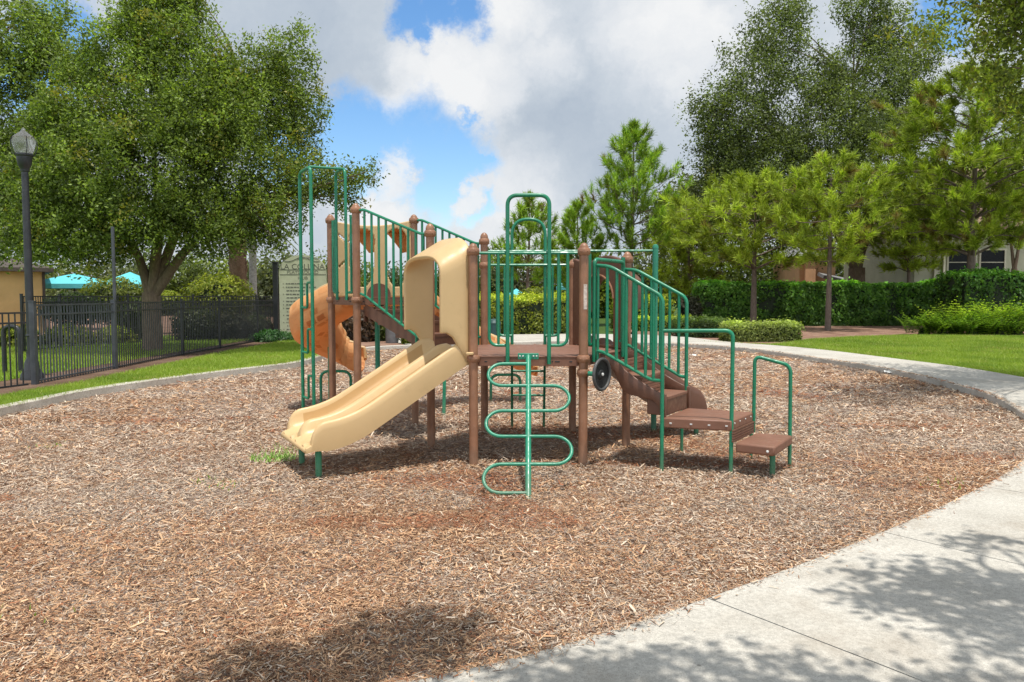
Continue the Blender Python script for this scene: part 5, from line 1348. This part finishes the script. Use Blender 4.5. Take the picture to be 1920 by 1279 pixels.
# sage house on the right
Yg = 47; b2 = empty('green_house', (xAt(1830, Yg), Yg, 0), 'sage green stucco house with dark windows and brown tile roof', 'house')
x0, x1 = xAt(1713, Yg), xAt(2100, Yg); ze = zAt(432, Yg)
mb = MB(); mb.box(((x0 + x1) / 2, Yg + 5, ze / 2), (x1 - x0, 10, ze)); wall = mb.build('wall', M['st_green'], b2)
mb = MB(); mb.box((xAt(1752, Yg), Yg - .12, ze / 2), (.35, .25, ze)); mb.box((xAt(1762, Yg), Yg - .2, ze / 2), (.12, .4, ze)); mb.build('pilaster', M['trim'], b2)
for pa_, pb_ in ((1774, 1826), (1834, 1881)):
    xa, xb = xAt(pa_, Yg), xAt(pb_, Yg); za, zb2 = zAt(540, Yg), zAt(468, Yg); mb = MB(); t_ = .1
    for bx_ in (((xa + xb) / 2, Yg - .03, zb2), ((xa + xb) / 2, Yg - .03, za)): mb.box(bx_, (xb - xa + .2, .1, t_))
    for xx in (xa, xb): mb.box((xx, Yg - .03, (za + zb2) / 2), (t_, .1, zb2 - za - t_))
    mb.box(((xa + xb) / 2, Yg - .035, zAt(492, Yg)), (xb - xa - t_, .06, .05)); w_ = mb.build('window', M['trim'], b2)
    mb = MB(); mb.box(((xa + xb) / 2, Yg - .012, (za + zb2) / 2), (xb - xa, .03, zb2 - za)); mb.build('pane', M['pane'], w_)
mb = MB(); zt2 = ze + 4.6; ov = .7
mb.add([(x0 - ov, Yg - ov, ze), (x1 + ov, Yg - ov, ze), (x1 + ov, Yg + 10 + ov, ze), (x0 - ov, Yg + 10 + ov, ze), (x0 + 5, Yg + 5, zt2), (x1 - 5, Yg + 5, zt2), (x0 - ov, Yg - ov, ze + .2), (x1 + ov, Yg - ov, ze + .2), (x1 + ov, Yg + 10 + ov, ze + .2), (x0 - ov, Yg + 10 + ov, ze + .2)],
       [(0, 3, 2, 1), (0, 1, 7, 6), (1, 2, 8, 7), (2, 3, 9, 8), (3, 0, 6, 9), (6, 7, 5, 4), (7, 8, 5), (8, 9, 4, 5), (9, 6, 4)]); mb.build('roof', M['roof'], b2, smooth=0)
# peach house far behind
Yp = 60; b3 = empty('peach_house', (xAt(1540, Yp), Yp, 0), 'distant peach stucco house with grey roof behind the slim pine', 'house')
xa, xb = xAt(1498, Yp), xAt(1565, Yp); ze = zAt(480, Yp)
mb = MB(); mb.box(((xa + xb) / 2, Yp + 3, ze / 2), (xb - xa, 6, ze)); mb.build('wall', M['st_peach'], b3)
mb = MB(); mb.box((xAt(1516, Yp), Yp - .15, ze / 2), (xAt(1533, Yp) - xAt(1514, Yp), .3, ze)); mb.build('chimney_breast', M['st_peach'], b3)
xa2 = xAt(1522, Yp); mb = MB(); mb.add([(xa2, Yp - 2.2, zAt(519, Yp - 2)), (xAt(1600, Yp), Yp - 2.2, zAt(540, Yp)), (xAt(1600, Yp), Yp - .3, zAt(528, Yp)), (xa2 + .3, Yp - .3, zAt(514, Yp))], [(0, 1, 2, 3)]); mb.build('porch_roof', M['roof_grey'], b3, solid=.25, smooth=0)
mb = MB(); mb.add([(xa - .5, Yp - .5, ze), (xb + .5, Yp - .5, ze), (xb + .5, Yp + 6.5, ze), (xa - .5, Yp + 6.5, ze), ((xa + xb) / 2, Yp + 3, ze + 1.5)], [(3, 2, 1, 0), (0, 1, 4), (1, 2, 4), (2, 3, 4), (3, 0, 4)]); mb.build('roof', M['roof_grey'], b3, smooth=0)
# turquoise umbrellas
M['teal'] = mottled('turquoise_canvas', (.10, .50, .56), .1, .7, 3, 90, .1)
def umbrella(label, px, Y, apex_py, edge_py, hwpx):
    x = xAt(px, Y); ze, za = zAt(edge_py, Y), zAt(apex_py, Y); w = hwpx * Y / F; t = empty('umbrella', (x, Y, 0), label, 'umbrella', None)
    mb = MB(); mb.add([(x - w, Y - w, ze), (x + w, Y - w, ze), (x + w, Y + w, ze), (x - w, Y + w, ze), (x, Y, za), (x - w, Y - w, ze - .2), (x + w, Y - w, ze - .2), (x + w, Y + w, ze - .2), (x - w, Y + w, ze - .2)], [(0, 1, 4), (1, 2, 4), (2, 3, 4), (3, 0, 4), (0, 5, 6, 1), (1, 6, 7, 2), (2, 7, 8, 3), (3, 8, 5, 0)]); mb.build('canopy', M['teal'], t, smooth=0)
    mb = MB(); mb.tube([(x, Y, 0), (x, Y, za - .05)], .04, 10); mb.build('pole', M['fence_grey'], t)
umbrella('wide turquoise umbrella beside the tan pool house', 140, 36, 513, 533, 60)
umbrella('turquoise umbrella canopy half hidden by the oak fork', 245, 37, 510, 534, 42)
umbrella('small turquoise canopy glimpsed through the front bars', 968, 50, 541, 559, 26)
umbrella('turquoise canopy glimpsed through the far ladder bars', 1064, 52, 516, 538, 20)
# bins
def bin_(label, px, py, Y, wpx, toppx, mat, lid):
    x, y = xAt(px, Y, .5), Y; h = zAt(toppx, Y); r_ = wpx / 2 * Y / F; t = empty('litter_bin', (x, y, 0), label, 'bin')
    mb = MB(); mb.lathe((x, y, .1), [(r_ * .92, 0), (r_, .05), (r_, h - .3)], 20); mb.build('body', M[mat], t)
    mb = MB(); mb.lathe((x, y, h - .2), [(r_ * 1.05, 0), (r_ * 1.08, .05), (r_ * .8, .16), (r_ * .3, .2)], 20); mb.build('lid', M[lid], t)
M['bin_grey'] = mottled('bin_grey', (.16, .16, .165), .2, .5); M['bin_teal'] = mottled('bin_teal', (.01, .05, .05), .2, .5)
bin_('round grey litter bin with green lid behind the stairs to the upper deck', 735, 640, 25.6, 24, 597, 'bin_grey', 'green')
bin_('dark teal litter bin seen through the front bars', 926, 620, 29, 26, 598, 'bin_teal', 'bin_teal')

# ==================================================================== LIGHT, SKY, CAMERA
w = bpy.data.worlds.new('World'); sc.world = w; w.use_nodes = True; nt = w.node_tree
bg = nt.nodes['Background']; bg.inputs['Strength'].default_value = .108
SUN = Vector((.09, -.2, 1)).normalized()
sky = nt.nodes.new('ShaderNodeTexSky'); sky.sky_type = 'NISHITA'; sky.sun_disc = False
sky.sun_elevation = math.asin(SUN.z); sky.sun_rotation = math.atan2(SUN.x, SUN.y)
sky.air_density = 1.0; sky.dust_density = .6; sky.ozone_density = 2.0
tc = nt.nodes.new('ShaderNodeTexCoord'); D = tc.outputs['Generated']
hs = nt.nodes.new('ShaderNodeHueSaturation'); hs.inputs['Saturation'].default_value = 1.24; hs.inputs['Value'].default_value = 1.75
nt.links.new(sky.outputs[0], hs.inputs['Color'])
def dirv(px, py): return Vector(ray(px, py)).normalized()
warp = nt.nodes.new('ShaderNodeTexNoise'); warp.inputs['Scale'].default_value = 10; warp.inputs['Detail'].default_value = 9; warp.inputs['Roughness'].default_value = .66; nt.links.new(D, warp.inputs['Vector'])
wv = nt.nodes.new('ShaderNodeVectorMath'); wv.operation = 'MULTIPLY_ADD'; nt.links.new(warp.outputs['Color'], wv.inputs[0]); wv.inputs[1].default_value = (.13, .13, .13); 
sub = nt.nodes.new('ShaderNodeVectorMath'); sub.operation = 'SUBTRACT'; nt.links.new(D, sub.inputs[0]); sub.inputs[1].default_value = (.065, .065, .065)
nt.links.new(sub.outputs[0], wv.inputs[2]); DW = wv.outputs[0]
def blob(px, py, rpx, soft=.4, vec=None):
    d = nt.nodes.new('ShaderNodeVectorMath'); d.operation = 'DISTANCE'; nt.links.new(vec or DW, d.inputs[0]); d.inputs[1].default_value = dirv(px, py)
    r_ = rpx / F; return maprange(nt, d.outputs['Value'], r_ * (1 - soft), r_ * (1 + soft), 1, 0)
def union(bl):
    o = bl[0]
    for x in bl[1:]: o = math_(nt, 'MAXIMUM', o, x)
    return o
blue = union([blob(650, 245, 60), blob(690, 265, 80), blob(780, 280, 85), blob(850, 300, 70), blob(830, 350, 70), blob(640, 290, 70), blob(780, 25, 48), blob(845, 10, 50), blob(800, 70, 32), blob(860, 215, 26), blob(560, 300, 60), blob(120, 60, 60), blob(60, 160, 60), blob(1770, 30, 45), blob(890, 290, 30), blob(900, 400, 34, .4)])
puff = union([blob(742, 322, 36, .5), blob(765, 318, 24, .5), blob(735, 368, 24, .5), blob(850, 210, 20), blob(880, 385, 26, .4), blob(905, 360, 18, .4), blob(690, 375, 26)])
n1 = noise(nt, D, 5.5, 9, .62); n2_ = noise(nt, D, 2.2, 5, .55)
clear = math_(nt, 'MULTIPLY', blue, math_(nt, 'SUBTRACT', 1.0, math_(nt, 'MULTIPLY', puff, .92)), True)
clear = math_(nt, 'MULTIPLY', clear, maprange(nt, n1, .25, .42, .82, 1.0))
# random breaks elsewhere in the sky
side = maprange(nt, n2_, .36, .30, 0, 1)
sxyz = nt.nodes.new('ShaderNodeSeparateXYZ'); nt.links.new(D, sxyz.inputs[0])
back_ = maprange(nt, sxyz.outputs['Y'], .75, .3, 0, 1)
clear = math_(nt, 'MAXIMUM', clear, math_(nt, 'MULTIPLY', side, back_))
bright = union([blob(870, 120, 95, .8), blob(930, 150, 80, .8), blob(790, 150, 60, .8), blob(880, 385, 40, .7), blob(960, 400, 120, .9), blob(760, 190, 50, .8), blob(1250, 60, 130, .9), blob(1010, 110, 60, .8), blob(742, 322, 45), blob(700, 400, 80, .8), blob(950, 30, 60, .8), blob(1280, 150, 70, .9)])
grey = union([blob(1080, 260, 130, .8), blob(560, 110, 150, .9), blob(1180, 200, 120, .8), blob(1120, 330, 120, .7), blob(480, 60, 150, .9), blob(1000, 240, 60, .8)])
tone = math_(nt, 'ADD', math_(nt, 'MULTIPLY', noise(nt, DW, 7, 8, .6), .55), math_(nt, 'MULTIPLY', n2_, .25))
tone = math_(nt, 'ADD', tone, math_(nt, 'MULTIPLY', bright, .28)); tone = math_(nt, 'SUBTRACT', tone, math_(nt, 'MULTIPLY', grey, .16))
cl = ramp(nt, tone, [(.17, (4.1, 4.8, 5.7)), (.36, (5.3, 5.9, 6.6)), (.50, (6.6, 7.0, 7.5)), (.68, (8.3, 8.4, 8.5))])
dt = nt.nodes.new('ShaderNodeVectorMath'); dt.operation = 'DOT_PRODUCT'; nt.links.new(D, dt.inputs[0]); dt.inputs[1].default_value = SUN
sunward_dim = maprange(nt, dt.outputs['Value'], .5, 1.0, 1.0, .8)  # cloud brightness eased down toward the sun
sc2 = nt.nodes.new('ShaderNodeVectorMath'); sc2.operation = 'SCALE'; nt.links.new(cl, sc2.inputs[0]); nt.links.new(sunward_dim, sc2.inputs['Scale'])
# unseen low clouds behind the camera, brightened as added front fill
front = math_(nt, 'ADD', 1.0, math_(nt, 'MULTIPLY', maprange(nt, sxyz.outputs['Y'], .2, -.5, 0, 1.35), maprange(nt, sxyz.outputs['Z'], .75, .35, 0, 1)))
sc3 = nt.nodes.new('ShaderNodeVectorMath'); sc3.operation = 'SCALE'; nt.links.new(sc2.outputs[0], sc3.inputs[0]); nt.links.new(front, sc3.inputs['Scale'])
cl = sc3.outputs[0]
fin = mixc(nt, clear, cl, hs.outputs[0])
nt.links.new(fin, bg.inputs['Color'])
sd = bpy.data.lights.new('sun', 'SUN'); sd.energy = 5.0; sd.angle = R(.55); sd.color = (1, .955, .88)
so = bpy.data.objects.new('sun', sd); col.objects.link(so); so.rotation_euler = SUN.to_track_quat('Z', 'Y').to_euler(); so.location = (0, 0, 30)
cd = bpy.data.cameras.new('camera'); cd.sensor_width = 36; cd.lens = 36 * F / 1920; cd.clip_end = 3000; cd.clip_start = .05
co = bpy.data.objects.new('camera', cd); col.objects.link(co); co.location = (0, 0, CH); co.rotation_euler = (math.pi / 2 - PIT, 0, 0)
sc.camera = co
sc.view_settings.view_transform = 'Standard'; sc.view_settings.look = 'None'; sc.view_settings.exposure = 0; sc.view_settings.gamma = 1
sc.cycles.max_bounces = 6; sc.cycles.diffuse_bounces = 3; sc.cycles.glossy_bounces = 2; sc.cycles.transmission_bounces = 4; sc.cycles.transparent_max_bounces = 4; sc.cycles.use_denoising = True
